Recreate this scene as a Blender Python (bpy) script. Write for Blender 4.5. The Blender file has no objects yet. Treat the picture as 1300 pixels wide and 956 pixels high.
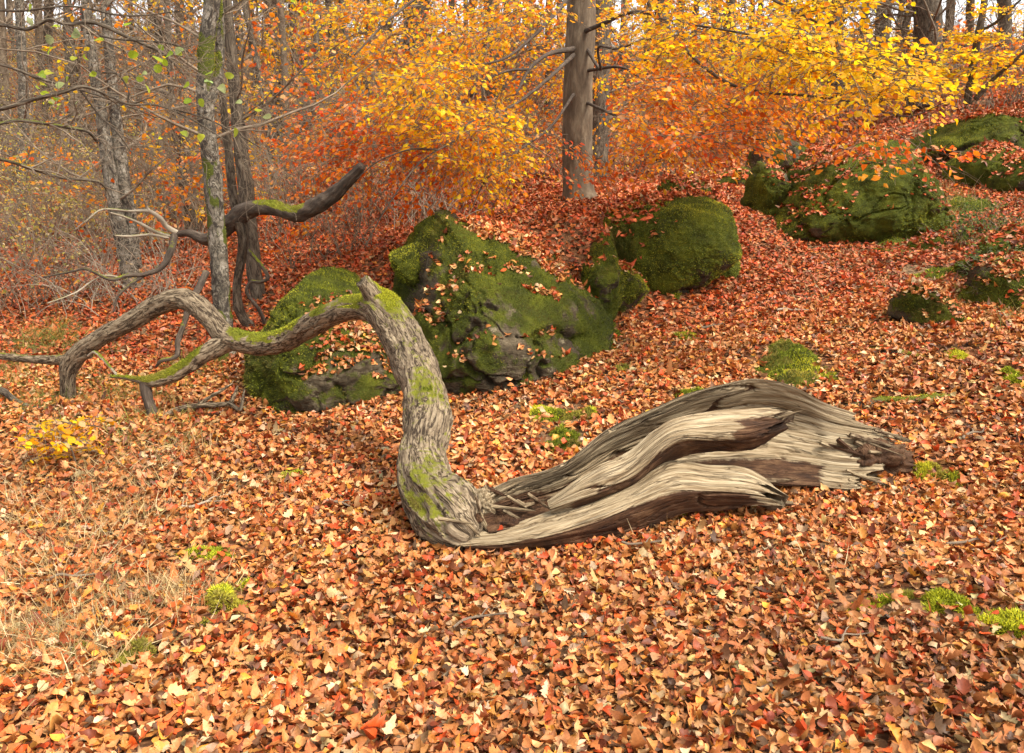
import bpy, math, random
import numpy as np
from mathutils import Vector
from mathutils.bvhtree import BVHTree

rng = np.random.default_rng(11)
random.seed(11)
sc = bpy.context.scene
COL = sc.collection
R = math.radians

# ------------------------------------------------------------------ camera geometry
EYE = np.array([0.0, 0.0, 1.4]); PITCH = R(11); F = 1011.0
FW = np.array([0, math.cos(PITCH), -math.sin(PITCH)]); UP = np.array([0, math.sin(PITCH), math.cos(PITCH)])
def ray(px, py):
    return np.array([(px-650)/F, 0, 0]) + FW + UP*(-(py-433)/F)
def P(px, py, Y):
    d = ray(px, py); return EYE + d*(Y/d[1])
def mpp(px, py, Y):                      # metres per photo pixel at that point
    return (Y/ray(px, py)[1])/F

# ------------------------------------------------------------------ noise
def vn(p, seed=0):
    p = np.asarray(p, float); i = np.floor(p).astype(np.int64); f = p-i; u = f*f*(3-2*f)
    out = np.zeros(len(p))
    for dx in (0, 1):
        wx = u[:, 0] if dx else 1-u[:, 0]
        for dy in (0, 1):
            wy = u[:, 1] if dy else 1-u[:, 1]
            for dz in (0, 1):
                wz = u[:, 2] if dz else 1-u[:, 2]
                h = ((i[:, 0]+dx)*374761393 + (i[:, 1]+dy)*668265263 + (i[:, 2]+dz)*1440662683 + seed*974711) & 0xffffffff
                h = ((h ^ (h >> 13))*1274126177) & 0xffffffff
                h = ((h ^ (h >> 16))*2246822519) & 0xffffffff
                out += wx*wy*wz*(((h ^ (h >> 15)) & 0xffff)/65535.0)
    return out
def fbm(p, seed=0, o=4, g=.5):
    p = np.asarray(p, float); a, s, t = 1., 0., 0.
    r = np.zeros(len(p))
    for k in range(o):
        r += a*(vn(p*(2**k)+k*17.3, seed+k)*2-1); t += a; a *= g
    return r/t
def ss(x, a, b):
    t = np.clip((x-a)/(b-a), 0, 1); return t*t*(3-2*t)
def nrm(v):
    return v/np.maximum(np.linalg.norm(v, axis=-1, keepdims=True), 1e-9)

# ------------------------------------------------------------------ mesh building
def mesh(name, V, FS, mat, parent=None, smooth=True, col=None, moss=None, tc=None, rot_shade=None):
    V = np.asarray(V, np.float32); FS = [np.asarray(f, np.int32) for f in FS if len(f)]
    me = bpy.data.meshes.new(name)
    me.vertices.add(len(V)); me.vertices.foreach_set('co', V.ravel())
    nl = sum(f.size for f in FS); npoly = sum(len(f) for f in FS)
    me.loops.add(nl); me.loops.foreach_set('vertex_index', np.concatenate([f.ravel() for f in FS]))
    me.polygons.add(npoly)
    ls = np.concatenate([np.full(len(f), f.shape[1]) for f in FS]); st = np.concatenate([[0], np.cumsum(ls)[:-1]])
    me.polygons.foreach_set('loop_start', st.astype(np.int32))
    me.polygons.foreach_set('use_smooth', np.full(npoly, smooth))
    if col is not None:
        a = me.attributes.new('col', 'FLOAT_COLOR', 'POINT'); a.data.foreach_set('color', np.asarray(col, np.float32).ravel())
    if moss is not None:
        a = me.attributes.new('moss', 'FLOAT', 'POINT'); a.data.foreach_set('value', np.asarray(moss, np.float32))
    if rot_shade is not None:
        a = me.attributes.new('rot_shade', 'FLOAT', 'POINT'); a.data.foreach_set('value', np.asarray(rot_shade, np.float32))
    if tc is not None:
        a = me.attributes.new('tc', 'FLOAT_VECTOR', 'POINT'); a.data.foreach_set('vector', np.asarray(tc, np.float32).ravel())
    me.update(calc_edges=True); me.validate()
    me.materials.append(mat)
    o = bpy.data.objects.new(name, me); COL.objects.link(o)
    if parent is not None: o.parent = parent
    return o
def tag(o, label=None, cat=None, group=None, kind=None):
    if label: o['label'] = label
    if cat: o['category'] = cat
    if group: o['group'] = group
    if kind: o['kind'] = kind
    return o
def thing(name, label, cat, loc, group=None):
    o = bpy.data.objects.new(name, None); COL.objects.link(o); o.location = [float(c) for c in loc]
    o.empty_display_size = .1
    bpy.context.view_layer.update()
    return tag(o, label, cat, group)
def local(root, V): return np.asarray(V) - np.array(root.location)
def vnormals(V, Q):
    N = np.zeros_like(V)
    n = np.cross(V[Q[:, 2]]-V[Q[:, 0]], V[Q[:, -1]]-V[Q[:, 1]])
    for k in range(Q.shape[1]): np.add.at(N, Q[:, k], n)
    return nrm(N)

def crom(pts, n):
    pts = np.asarray(pts, float); m = len(pts)
    p = np.vstack([2*pts[0]-pts[1], pts, 2*pts[-1]-pts[-2]])
    t = np.linspace(0, m-1-1e-6, n); i = t.astype(int); f = (t-i)[:, None]
    a, b, c, d = p[i], p[i+1], p[i+2], p[i+3]
    return .5*(2*b+(c-a)*f+(2*a-5*b+4*c-d)*f*f+(3*b-a-3*c+d)*f**3)

def tube(path, rad, ns=24, n=60, disp=.0, fib=0., seed=0, flare=None, end_jag=0., kn=1., torn=0.):
    """one limb: curved tapered tube; returns V, [quads, tris], tc, normals. disp lumps, fib long bark ridges (share of radius)"""
    C = crom(np.column_stack([np.asarray(path, float), rad]), n); c, r = C[:, :3], np.maximum(C[:, 3], 1e-4)
    T = nrm(np.gradient(c, axis=0)); L = np.concatenate([[0], np.cumsum(np.linalg.norm(np.diff(c, axis=0), axis=1))])
    ref = np.array([0.31, -.83, .46]); u = nrm(np.cross(T[0], ref)[None])[0]; U = []
    for k in range(n):
        u = u-T[k]*np.dot(u, T[k]); u /= np.linalg.norm(u); U.append(u)
    U = np.array(U); W = np.cross(T, U)
    a = np.linspace(0, 2*np.pi, ns, endpoint=False)
    D = (U[:, None]*np.cos(a)[None, :, None]+W[:, None]*np.sin(a)[None, :, None])
    rm = float(r.mean())
    tc = np.stack([np.broadcast_to(np.cos(a)*rm, (n, ns)), np.broadcast_to(np.sin(a)*rm, (n, ns)), np.broadcast_to(L[:, None], (n, ns))], -1)
    rr = np.broadcast_to(r[:, None], (n, ns)).copy()
    q = tc.reshape(-1, 3)
    if disp: rr *= 1+disp*fbm(q*np.array([1, 1, .7])*kn*3/max(rm, .01)*.35, seed, 3).reshape(n, ns)
    if fib:
        if torn: fib = (fib*(1+torn*ss(np.linspace(0, 1, n), .66, .86)))[:, None]
        w = fbm(q*np.array([1, 1, .5])*12, seed+9, 2).reshape(n, ns)[..., None]*.02
        f = fbm((q+np.repeat(w.reshape(-1, 1), 3, 1))*np.array([2.6, 2.6, .42])/max(rm, .01)*1.0, seed+5, 3).reshape(n, ns)
        rr *= 1+fib*(1-2.2*np.abs(f))
    V = c[:, None]+D*rr[..., None]
    if end_jag: V[-1] += T[-1]*(rng.random(ns)[:, None]*end_jag); V[-2] += T[-1]*(rng.random(ns)[:, None]*end_jag*.3)
    V = V.reshape(-1, 3)
    k = np.arange(n-1)[:, None]*ns; j = np.arange(ns)[None]; j2 = (j+1) % ns
    Q = np.stack([k+j, k+j2, k+ns+j2, k+ns+j], -1).reshape(-1, 4)
    b = len(V); V = np.vstack([V, c[0]-T[0]*r[0]*.3, c[-1]+T[-1]*r[-1]*(.3 if not end_jag else -.2)])
    tcf = np.vstack([tc.reshape(-1, 3), [[0, 0, 0]], [[0, 0, L[-1]]]])
    j = np.arange(ns); t1 = np.stack([np.full(ns, b), (j+1) % ns, j], -1); e = (n-1)*ns
    t2 = np.stack([np.full(ns, b+1), e+j, e+(j+1) % ns], -1)
    return V, [Q, np.vstack([t1, t2])], tcf, vnormals(V, Q)

def tubes(paths, rad, sides=3):
    """many thin twigs at once: paths (N,K,3), rad (N,K)"""
    N, K, _ = paths.shape
    T = nrm(np.gradient(paths, axis=1)); ref = np.array([.37, .21, .9]); U = nrm(np.cross(T, ref)); W = np.cross(T, U)
    a = np.linspace(0, 2*np.pi, sides, endpoint=False)
    V = paths[:, :, None]+(U[:, :, None]*np.cos(a)[:, None]+W[:, :, None]*np.sin(a)[:, None])*rad[:, :, None, None]
    L = np.concatenate([np.zeros((N, 1)), np.cumsum(np.linalg.norm(np.diff(paths, axis=1), axis=2), 1)], 1)
    tc = np.stack([np.broadcast_to(np.cos(a), (N, K, sides))*.01, np.broadcast_to(np.sin(a), (N, K, sides))*.01, np.broadcast_to(L[:, :, None], (N, K, sides))+rng.random((N, 1, 1))*9], -1)
    i = (np.arange(N)*K*sides)[:, None, None]; k = (np.arange(K-1)*sides)[None, :, None]; j = np.arange(sides)[None, None]; j2 = (j+1) % sides
    Q = np.stack([i+k+j, i+k+j2, i+k+sides+j2, i+k+sides+j], -1).reshape(-1, 4)
    return V.reshape(-1, 3), Q, tc.reshape(-1, 3)

def join(parts):
    """[(V,[faces],tc)] -> one"""
    V, FS, tc, b = [], [], [], 0
    for v, fs, t in parts:
        V.append(v); tc.append(t)
        for f in (fs if isinstance(fs, list) else [fs]): FS.append(np.asarray(f)+b)
        b += len(v)
    return np.vstack(V), FS, np.vstack(tc)

# ------------------------------------------------------------------ leaves and blades
def strip(s, w):
    """leaf template from a midrib and half widths: pts (along, across), tris"""
    s = np.array(s); w = np.array(w); n = len(s)
    pts = [(a, 0) for a in s]; L = {}; Rr = {}
    for k in range(1, n-1):
        L[k] = len(pts); pts.append((s[k], w[k])); Rr[k] = len(pts); pts.append((s[k]-.01, -w[k]))
    tr = []
    for S, fl in ((L, 0), (Rr, 1)):
        t = [(0, 1, S[1]), (n-2, n-1, S[n-2])]
        for k in range(1, n-2): t += [(k, k+1, S[k+1]), (k, S[k+1], S[k])]
        tr += [(a, c, b) if fl else (a, b, c) for a, b, c in t]
    return np.array(pts), np.array(tr)
T_LOW = strip([0, .45, 1], [0, .30, 0])
T_MID = strip([0, .3, .65, 1], [0, .28, .26, 0])
T_BEECH = strip([-.12, 0, .18, .4, .62, .84, 1], [0, .02, .24, .33, .30, .16, 0])
T_OAK = strip([-.1, 0, .14, .22, .34, .44, .56, .66, .78, .86, .95, 1], [0, .02, .14, .09, .24, .14, .33, .19, .29, .16, .13, 0])
T_ROUND = strip([-.15, 0, .1, .35, .65, .9, 1], [0, .02, .3, .46, .44, .24, 0])
def leaves(pos, axis, normal, size, T, curl=0.2, fold=.2, wsc=1., jit=.0):
    pts, tr = T; N, m = len(pos), len(pts)
    A = nrm(axis); n = nrm(normal-A*np.sum(A*normal, 1, keepdims=True)); B = np.cross(n, A)
    c = (rng.normal(0, 1, (N, 1))*curl); fo = np.abs(rng.normal(0, 1, (N, 1)))*fold*np.sign(rng.random((N, 1))-.3); tw = rng.normal(0, .5, (N, 1))*curl*2
    x = pts[None, :, 0]-.4; y = pts[None, :, 1]*(wsc*rng.uniform(.8, 1.15, (N, 1)))
    if jit: y = y*(1+rng.normal(0, jit, (N, m)))
    z = c*x*x*2+np.abs(y)*fo+tw*x*y*2
    if jit: z = z+rng.normal(0, jit*.12, (N, m))
    x = x*np.ones((N, 1))
    s = size[:, None, None]
    V = pos[:, None]+(A[:, None]*x[..., None]+B[:, None]*y[..., None]+n[:, None]*z[..., None])*s
    Fc = (tr[None]+(np.arange(N)*m)[:, None, None]).reshape(-1, 3)
    acr = np.broadcast_to(np.abs(pts[None, :, 1]), (N, m)).ravel()
    return V.reshape(-1, 3), Fc, acr, m
def leafcols(N, m, palette, wts, acr, var=.18):
    pal = np.array(palette, float); k = rng.choice(len(pal), N, p=np.array(wts)/sum(wts))
    c = pal[k]*np.exp(rng.normal(0, var, (N, 1)))*np.exp(rng.normal(0, var*.35, (N, 3)))
    out = np.empty((N*m, 4)); out[:, :3] = np.repeat(c, m, 0); out[:, 3] = acr*2.5
    return np.clip(out, 0, 1)
def blades(pos, dirn, length, width, bend, cols):
    """grass or moss blades: 2 segments, 5 verts, 3 tris"""
    N = len(pos); D = nrm(dirn); side = nrm(np.cross(D, rng.normal(0, 1, (N, 3)))); bd = nrm(np.cross(side, D))
    l = length[:, None]; w = (width/2)[:, None]; b = bend[:, None]
    p1 = pos+D*l*.55+bd*l*b*.3; p2 = pos+D*l+bd*l*b
    V = np.stack([pos-side*w, pos+side*w, p1-side*w*.8, p1+side*w*.8, p2], 1)
    tr = np.array([[0, 1, 3], [0, 3, 2], [2, 3, 4]])
    Fc = (tr[None]+(np.arange(N)*5)[:, None, None]).reshape(-1, 3)
    c = np.ones((N, 5, 4)); c[..., :3] = cols[:, None]; c[..., 3] = .6
    return V.reshape(-1, 3), Fc, c.reshape(-1, 4)
MOSS = np.array([[.090, .108, .009], [.19, .205, .014], [.33, .315, .024], [.040, .048, .008]])
def fuzz(name, V, Q, N, mask, count, length, parent, bright=1., wid=.0035, pal=None):
    """short moss shoots over the masked faces of a surface"""
    w = mask[Q].mean(1)*np.linalg.norm(np.cross(V[Q[:, 2]]-V[Q[:, 0]], V[Q[:, -1]]-V[Q[:, 1]]), axis=1)
    w = w*(mask[Q].mean(1) > .15)
    if w.sum() <= 0: return None
    k = rng.choice(len(Q), count, p=w/w.sum()); b = rng.dirichlet(np.ones(Q.shape[1]), count)
    pos = (V[Q[k]]*b[..., None]).sum(1); n = (N[Q[k]]*b[..., None]).sum(1)
    g = fbm(pos*3.1, 77, 3); pl = MOSS if pal is None else np.array(pal)
    i = np.clip((1.0+3.0*g+rng.normal(0, .5, count)), 0, 2.2).round().astype(int); i = np.where(rng.random(count) < .12, 3, i)
    c = pl[i]*bright*np.exp(rng.normal(0, .22, (count, 1)))*(1+.5*fbm(pos*1.1, 78, 2))[:, None]; c = np.where((fbm(pos*2.3, 79, 3) > .22)[:, None], c*.5+np.array([.085, .055, .018])*bright, c)
    v, f, cc = blades(pos-n*length*.2, n+rng.normal(0, .55, (count, 3))+[0, 0, .25], length*rng.uniform(.5, 1.4, count), np.full(count, wid), rng.normal(0, .4, count), c)
    return mesh(name, local(parent, v), [f], M['blade'], parent, col=cc)

# ------------------------------------------------------------------ materials
M = {}
def nt(name):
    m = bpy.data.materials.new(name); m.use_nodes = True; t = m.node_tree; t.nodes.clear()
    out = t.nodes.new('ShaderNodeOutputMaterial'); M[name] = m
    return m, t, out
def nd(t, typ, **kw):
    n = t.nodes.new('ShaderNode'+typ)
    for k, v in kw.items():
        if k in n.inputs: n.inputs[k].default_value = v
        else: setattr(n, k, v)
    return n
def attr(t, name): return nd(t, 'Attribute', attribute_name=name)
def noise(t, vec, scale, detail=5, rough=.6, sc3=None, dist=0.):
    if sc3 is not None:
        mp = nd(t, 'Mapping'); mp.inputs['Scale'].default_value = sc3; t.links.new(vec, mp.inputs['Vector']); vec = mp.outputs[0]
    n = nd(t, 'TexNoise', Scale=scale, Detail=detail, Roughness=rough, Distortion=dist); t.links.new(vec, n.inputs['Vector']); return n.outputs['Fac']
def ramp(t, fac, stops):
    r = nd(t, 'ValToRGB'); e = r.color_ramp.elements
    while len(e) < len(stops): e.new(.5)
    for k, (p, c) in enumerate(stops): e[k].position = p; e[k].color = (*c, 1) if len(c) == 3 else c
    t.links.new(fac, r.inputs[0]); return r.outputs[0]
def mixc(t, f, a, b, mode='MIX'):
    m = nd(t, 'Mix', data_type='RGBA', blend_type=mode)
    for s, i in ((f, 0), (a, 6), (b, 7)):
        if isinstance(s, (int, float)): m.inputs[i].default_value = s
        elif isinstance(s, tuple): m.inputs[i].default_value = (*s, 1)
        else: t.links.new(s, m.inputs[i])
    return m.outputs[2]
def mth(t, op, a, b=0., c=None):
    m = nd(t, 'Math', operation=op)
    for i, s in enumerate((a, b, c)):
        if s is None: continue
        if isinstance(s, (int, float)): m.inputs[i].default_value = s
        else: t.links.new(s, m.inputs[i])
    return m.outputs[0]
def bump(t, h, strength, dist, normal=None):
    b = nd(t, 'Bump', Strength=strength, Distance=dist); t.links.new(h, b.inputs['Height'])
    if normal is not None: t.links.new(normal, b.inputs['Normal'])
    return b.outputs[0]
def finish(t, out, color, rough=.8, normal=None, spec=.3):
    p = nd(t, 'BsdfPrincipled'); p.inputs['Specular IOR Level'].default_value = spec
    t.links.new(color, p.inputs['Base Color'])
    if isinstance(rough, float): p.inputs['Roughness'].default_value = rough
    else: t.links.new(rough, p.inputs['Roughness'])
    if normal is not None: t.links.new(normal, p.inputs['Normal'])
    t.links.new(p.outputs[0], out.inputs[0]); return p

def mat_leaf(name, trans, rough=.5, spec=.35, vein=.35):
    m, t, out = nt(name); a = attr(t, 'col'); pos = nd(t, 'NewGeometry').outputs['Position']
    mid = ramp(t, a.outputs['Alpha'], [(0.0, (1.25, 1.2, 1.1)), (.10, (1, 1, 1)), (1, (.92, .90, .88))])
    c = mixc(t, vein, a.outputs['Color'], mixc(t, 1., a.outputs['Color'], mid, 'MULTIPLY'))
    n = noise(t, pos, 160, 3, .6); c = mixc(t, .5, c, mixc(t, 1., c, ramp(t, n, [(.3, (.55, .5, .45)), (.6, (1.15, 1.15, 1.15))]), 'MULTIPLY'))
    p = finish(t, out, c, rough, None, spec)
    tr = nd(t, 'BsdfTranslucent'); t.links.new(c, tr.inputs[0])
    mx = nd(t, 'MixShader'); mx.inputs[0].default_value = trans
    t.links.new(p.outputs[0], mx.inputs[1]); t.links.new(tr.outputs[0], mx.inputs[2]); t.links.new(mx.outputs[0], out.inputs[0])
mat_leaf('fallen_leaf', .07, .55, .3)
mat_leaf('hanging_leaf', .64, .5, .3, .2)
mat_leaf('blade', .25, .6, .2, .0)

def mat_bark(name, stops, sc3, scale=1., mosscol=(.13, .14, .012), bstr=.8, bdist=.012, spot=None, rough=.85, fiss=None):
    m, t, out = nt(name); tc = attr(t, 'tc').outputs['Vector']; pos = nd(t, 'NewGeometry').outputs['Position']
    n = noise(t, tc, scale, 9, .70, sc3, .4); big = noise(t, pos, 3.5, 4, .6)
    if fiss: n = mth(t, 'SUBTRACT', n, mth(t, 'MULTIPLY', ramp(t, noise(t, tc, 1., 4, .6, fiss, 1.2), [(.455, (0, 0, 0)), (.49, (1, 1, 1)), (.51, (1, 1, 1)), (.545, (0, 0, 0))]), .22))
    c = ramp(t, n, stops); c = mixc(t, .55, c, mixc(t, 1., c, ramp(t, big, [(.3, (.55, .52, .5)), (.7, (1.3, 1.28, 1.22))]), 'MULTIPLY'))
    if spot:
        s = noise(t, tc, 1., 5, .7, spot[1], .6); c = mixc(t, ramp(t, s, [(spot[2], (0, 0, 0)), (spot[2]+.05, (1, 1, 1))]), c, spot[0])
    mo = attr(t, 'moss').outputs['Fac']; mn = noise(t, pos, 38, 4, .7)
    mf = ramp(t, mth(t, 'ADD', mo, mth(t, 'MULTIPLY', mth(t, 'SUBTRACT', mn, .5), .9)), [(.4, (0, 0, 0)), (.58, (1, 1, 1))])
    mc = mixc(t, mn, tuple(.5*x for x in mosscol), tuple(1.6*x for x in mosscol))
    c = mixc(t, mf, c, mc)
    h = mixc(t, mf, n, noise(t, pos, 160, 4, .7))
    finish(t, out, c, rough, bump(t, h, bstr, bdist), .2)
mat_bark('beech_bark', [(.3, (.055, .036, .022)), (.5, (.125, .090, .058)), (.72, (.23, .18, .12))], (16, 16, 4), .9, bstr=.7, spot=((.13, .10, .075), (9, 9, 3), .62))
mat_bark('birch_bark', [(.32, (.06, .05, .038)), (.47, (.15, .125, .09)), (.68, (.36, .32, .26))], (10, 10, 16), .9, (.075, .085, .012), spot=((.045, .035, .026), (13, 13, 9), .53), bstr=1., fiss=(22, 22, 9))
mat_bark('grey_bark', [(.3, (.045, .033, .023)), (.5, (.115, .088, .060)), (.72, (.22, .18, .13))], (40, 40, 10), 1., (.10, .105, .014), fiss=(26, 26, 4))
mat_bark('dark_bark', [(.3, (.025, .018, .013)), (.55, (.085, .062, .045)), (.75, (.20, .16, .12))], (46, 46, 10), 1., (.14, .145, .012))
mat_bark('oak_bark', [(.33, (.060, .040, .024)), (.42, (.17, .122, .074)), (.54, (.29, .22, .14)), (.72, (.43, .345, .23))], (70, 70, 20), 1., (.17, .17, .013), bstr=1., bdist=.02, fiss=(36, 36, 6))
mat_bark('twig_bark', [(.3, (.095, .068, .046)), (.6, (.25, .19, .13))], (40, 40, 9), 1.)
mat_bark('pale_twig', [(.3, (.20, .155, .105)), (.6, (.40, .335, .25))], (40, 40, 9), 1.)

def mat_wood():
    m, t, out = nt('weathered_wood'); tc = attr(t, 'tc').outputs['Vector']; pos = nd(t, 'NewGeometry').outputs['Position']
    n = noise(t, tc, 1., 8, .62, (120, 60, 4.5), .6); n2 = noise(t, tc, 1., 5, .6, (26, 9, 2.6), .7)
    c = ramp(t, n, [(.28, (.055, .032, .014)), (.40, (.185, .130, .070)), (.52, (.31, .238, .142)), (.72, (.43, .355, .235))])
    c = mixc(t, .7, c, mixc(t, 1., c, ramp(t, n2, [(.28, (.45, .37, .29)), (.52, (1.0, .97, .93)), (.75, (1.12, 1.12, 1.12))]), 'MULTIPLY'))
    crack = ramp(t, noise(t, tc, 1., 3, .5, (40, 9, 1.6), .9), [(.478, (0, 0, 0)), (.496, (1, 1, 1)), (.504, (1, 1, 1)), (.522, (0, 0, 0))])
    c = mixc(t, mth(t, 'MULTIPLY', crack, .55), c, (.09, .055, .03))
    rot_shade = attr(t, 'rot_shade').outputs['Fac']  # real rot, plus shade painted into the split's cavity and middle underside
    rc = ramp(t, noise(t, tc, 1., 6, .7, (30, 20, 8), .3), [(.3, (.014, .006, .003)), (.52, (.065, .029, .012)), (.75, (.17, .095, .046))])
    rf = ramp(t, mth(t, 'ADD', rot_shade, mth(t, 'MULTIPLY', mth(t, 'SUBTRACT', noise(t, pos, 30, 4, .6), .5), 1.0)), [(.34, (0, 0, 0)), (.64, (1, 1, 1))])
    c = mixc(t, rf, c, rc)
    h = mth(t, 'SUBTRACT', n, mth(t, 'MULTIPLY', crack, .5))
    finish(t, out, c, .8, bump(t, h, 1., .012), .2)
mat_wood()

def mat_rock():
    m, t, out = nt('mossy_rock'); pos = nd(t, 'NewGeometry').outputs['Position']
    n = noise(t, pos, 4.2, 12, .74); n2 = noise(t, pos, 1., 6, .6, (9, 9, 34), .6)
    c = ramp(t, n, [(.3, (.020, .014, .008)), (.5, (.060, .044, .026)), (.7, (.15, .118, .075))])
    c = mixc(t, .6, c, mixc(t, 1., c, ramp(t, n2, [(.3, (.4, .38, .35)), (.65, (1.25, 1.22, 1.15))]), 'MULTIPLY'))
    li = noise(t, pos, 7, 6, .75); c = mixc(t, ramp(t, li, [(.60, (0, 0, 0)), (.66, (.8, .8, .8))]), c, (.22, .18, .11))
    mo = attr(t, 'moss').outputs['Fac']; mn = noise(t, pos, 22, 6, .7)
    mf = ramp(t, mth(t, 'ADD', mo, mth(t, 'MULTIPLY', mth(t, 'SUBTRACT', mn, .5), .8)), [(.38, (0, 0, 0)), (.58, (1, 1, 1))])
    mc = ramp(t, noise(t, pos, 5, 7, .7), [(.3, (.032, .037, .007)), (.52, (.098, .11, .012)), (.7, (.20, .21, .018))])
    c = mixc(t, mf, c, mc)
    h = mixc(t, mf, mixc(t, .5, n, n2), noise(t, pos, 90, 5, .75))
    finish(t, out, c, .9, bump(t, h, 1., .06), .15)
mat_rock()

def mat_ground():
    m, t, out = nt('woodland_soil'); pos = nd(t, 'NewGeometry').outputs['Position']
    v = nd(t, 'TexVoronoi', Scale=34.); mp = nd(t, 'Mapping'); mp.inputs['Scale'].default_value = (1, 1.3, 1); t.links.new(pos, mp.inputs[0]); t.links.new(mp.outputs[0], v.inputs['Vector'])
    c = ramp(t, nd_sep(t, v.outputs['Color']), [(.0, (.04, .016, .008)), (.3, (.13, .045, .016)), (.6, (.20, .075, .028)), (.85, (.26, .12, .055)), (1, (.17, .05, .016))])
    big = noise(t, pos, .35, 6, .65); c = mixc(t, ramp(t, big, [(.45, (0, 0, 0)), (.62, (.75, .75, .75))]), c, mixc(t, noise(t, pos, 9, 5, .7), (.13, .085, .045), (.26, .19, .10)))
    finish(t, out, c, .9, bump(t, v.outputs['Distance'], .8, .03), .15)
def nd_sep(t, c):
    s = nd(t, 'SeparateColor'); t.links.new(c, s.inputs[0]); return s.outputs[0]
mat_ground()
# ------------------------------------------------------------------ terrain
CTRL = [(0,956,1.7),(650,956,1.7),(1300,956,1.62),(0,866,2.06),(650,866,2.06),(1300,866,1.98),(590,695,2.93),(100,700,2.95),(1000,645,3.3),(1150,600,3.65),(1300,600,3.5),
 (1100,700,2.85),(200,530,4.75),(60,530,4.75),(400,500,5.2),(600,480,5.4),(720,450,5.75),(950,450,5.4),(1200,420,5.4),(1300,430,5.0),(820,520,4.4),(1000,545,4.15),
 (900,330,8.0),(800,400,6.6),(1050,370,6.9),(920,230,13.),(1080,295,9.),(1220,250,10.),(1300,300,7.6),(1180,340,7.4),(1150,175,14.),(1300,165,12.5),(1220,120,19.),(1300,120,17.),
 (735,252,9.5),(650,284,7.3),(720,272,7.3),(575,300,7.3),(500,345,7.0),(440,385,6.7),(520,508,5.05),(440,512,5.05),(690,432,5.6),(650,288,8.6),(560,292,9.0),(800,262,9.),(860,240,11.),(480,280,10.),(400,330,8.6),(340,440,6.2),(290,465,6.2),(150,370,9.),(50,400,8.2),(0,500,5.3),(0,330,12.),(200,300,13.),
 (330,280,12.),(100,230,20.),(200,150,30.),(450,150,28.),(100,60,46.),(600,200,19.),(600,100,36.),(900,185,19.),(950,90,36.),(1200,70,40.),(450,220,16.),(300,60,46.),(700,70,48.)]
pts = np.array([P(*c) for c in CTRL])
ex = np.array([(-6, -2, 0), (0, -3, 0), (6, -2, .1), (-3, .5, 0), (3, .5, 0), (-9, 4, -.1), (8, 4, .9), (-24, 18, 2.2), (24, 18, 4.2), (-50, 45, 9), (50, 45, 9.), (-70, 85, 16), (0, 85, 13), (70, 85, 14), (0, 170, 20), (-130, 170, 22), (130, 170, 20.)])
pts = np.vstack([pts, ex])
def uv(x, y):
    yy = np.maximum(y, 0)+2.5; return np.clip(x/yy, -2.5, 2.5), np.log(yy)
PU, PV = uv(pts[:, 0], pts[:, 1]); PZ = pts[:, 2]/(np.maximum(pts[:, 1], 0)+2.5)
def tps(r2): return np.where(r2 > 1e-12, r2*np.log(np.maximum(r2, 1e-12)), 0)
n = len(pts); K = tps((PU[:, None]-PU)**2+(PV[:, None]-PV)**2)+np.eye(n)*.004
Amat = np.block([[K, np.column_stack([np.ones(n), PU, PV])], [np.vstack([np.ones(n), PU, PV]), np.zeros((3, 3))]])
SOL = np.linalg.solve(Amat, np.concatenate([PZ, np.zeros(3)]))
def ground(x, y, bumps=True):
    x = np.atleast_1d(np.asarray(x, float)); y = np.atleast_1d(np.asarray(y, float)); out = np.zeros(len(x))
    for s in range(0, len(x), 60000):
        xs, ys = x[s:s+60000], y[s:s+60000]; U, Vv = uv(xs, ys)
        k = tps((U[:, None]-PU)**2+(Vv[:, None]-PV)**2)
        z = (k@SOL[:n]+SOL[n]+SOL[n+1]*U+SOL[n+2]*Vv)*(np.maximum(ys, 0)+2.5)
        if bumps:
            q = np.column_stack([xs, ys, 0*xs]); far = ss(ys, 5, 30)
            z += fbm(q*1.3, 3, 3)*.05*(1+3*far)+fbm(q*.25, 4, 3)*.8*ss(ys, 12, 40)
        out[s:s+60000] = z
    return out
def gpt(x, y, dz=0.): return np.array([x, y, ground(x, y)[0]+dz])
def onground(px, py, lo=1.2, hi=60.):
    """where the sight line through a photo pixel meets the ground"""
    Y = np.geomspace(lo, hi, 900); d = ray(px, py); q = EYE+d*(Y/d[1])[:, None]
    h = q[:, 2]-ground(q[:, 0], q[:, 1]); k = np.nonzero(h < 0)[0]
    return q[k[0]] if len(k) else q[-1]

rows = np.concatenate([np.linspace(-4, 0, 14)[:-1], np.geomspace(.6, 175.6, 380)-.6])
us = np.linspace(-1, 1, 260); us = us*(.55+.45*us**2)
X = us[None]*(np.maximum(rows, 0)*1.15+8)[:, None]; Yg = np.broadcast_to(rows[:, None], X.shape)
GV = np.column_stack([X.ravel(), Yg.ravel(), ground(X.ravel(), Yg.ravel())])
nr, nc = X.shape; i = (np.arange(nr-1)*nc)[:, None]+np.arange(nc-1)[None]
GQ = np.stack([i, i+1, i+nc+1, i+nc], -1).reshape(-1, 4)
g = mesh('ground', GV, [GQ], M['woodland_soil']); tag(g, kind='structure')

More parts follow.
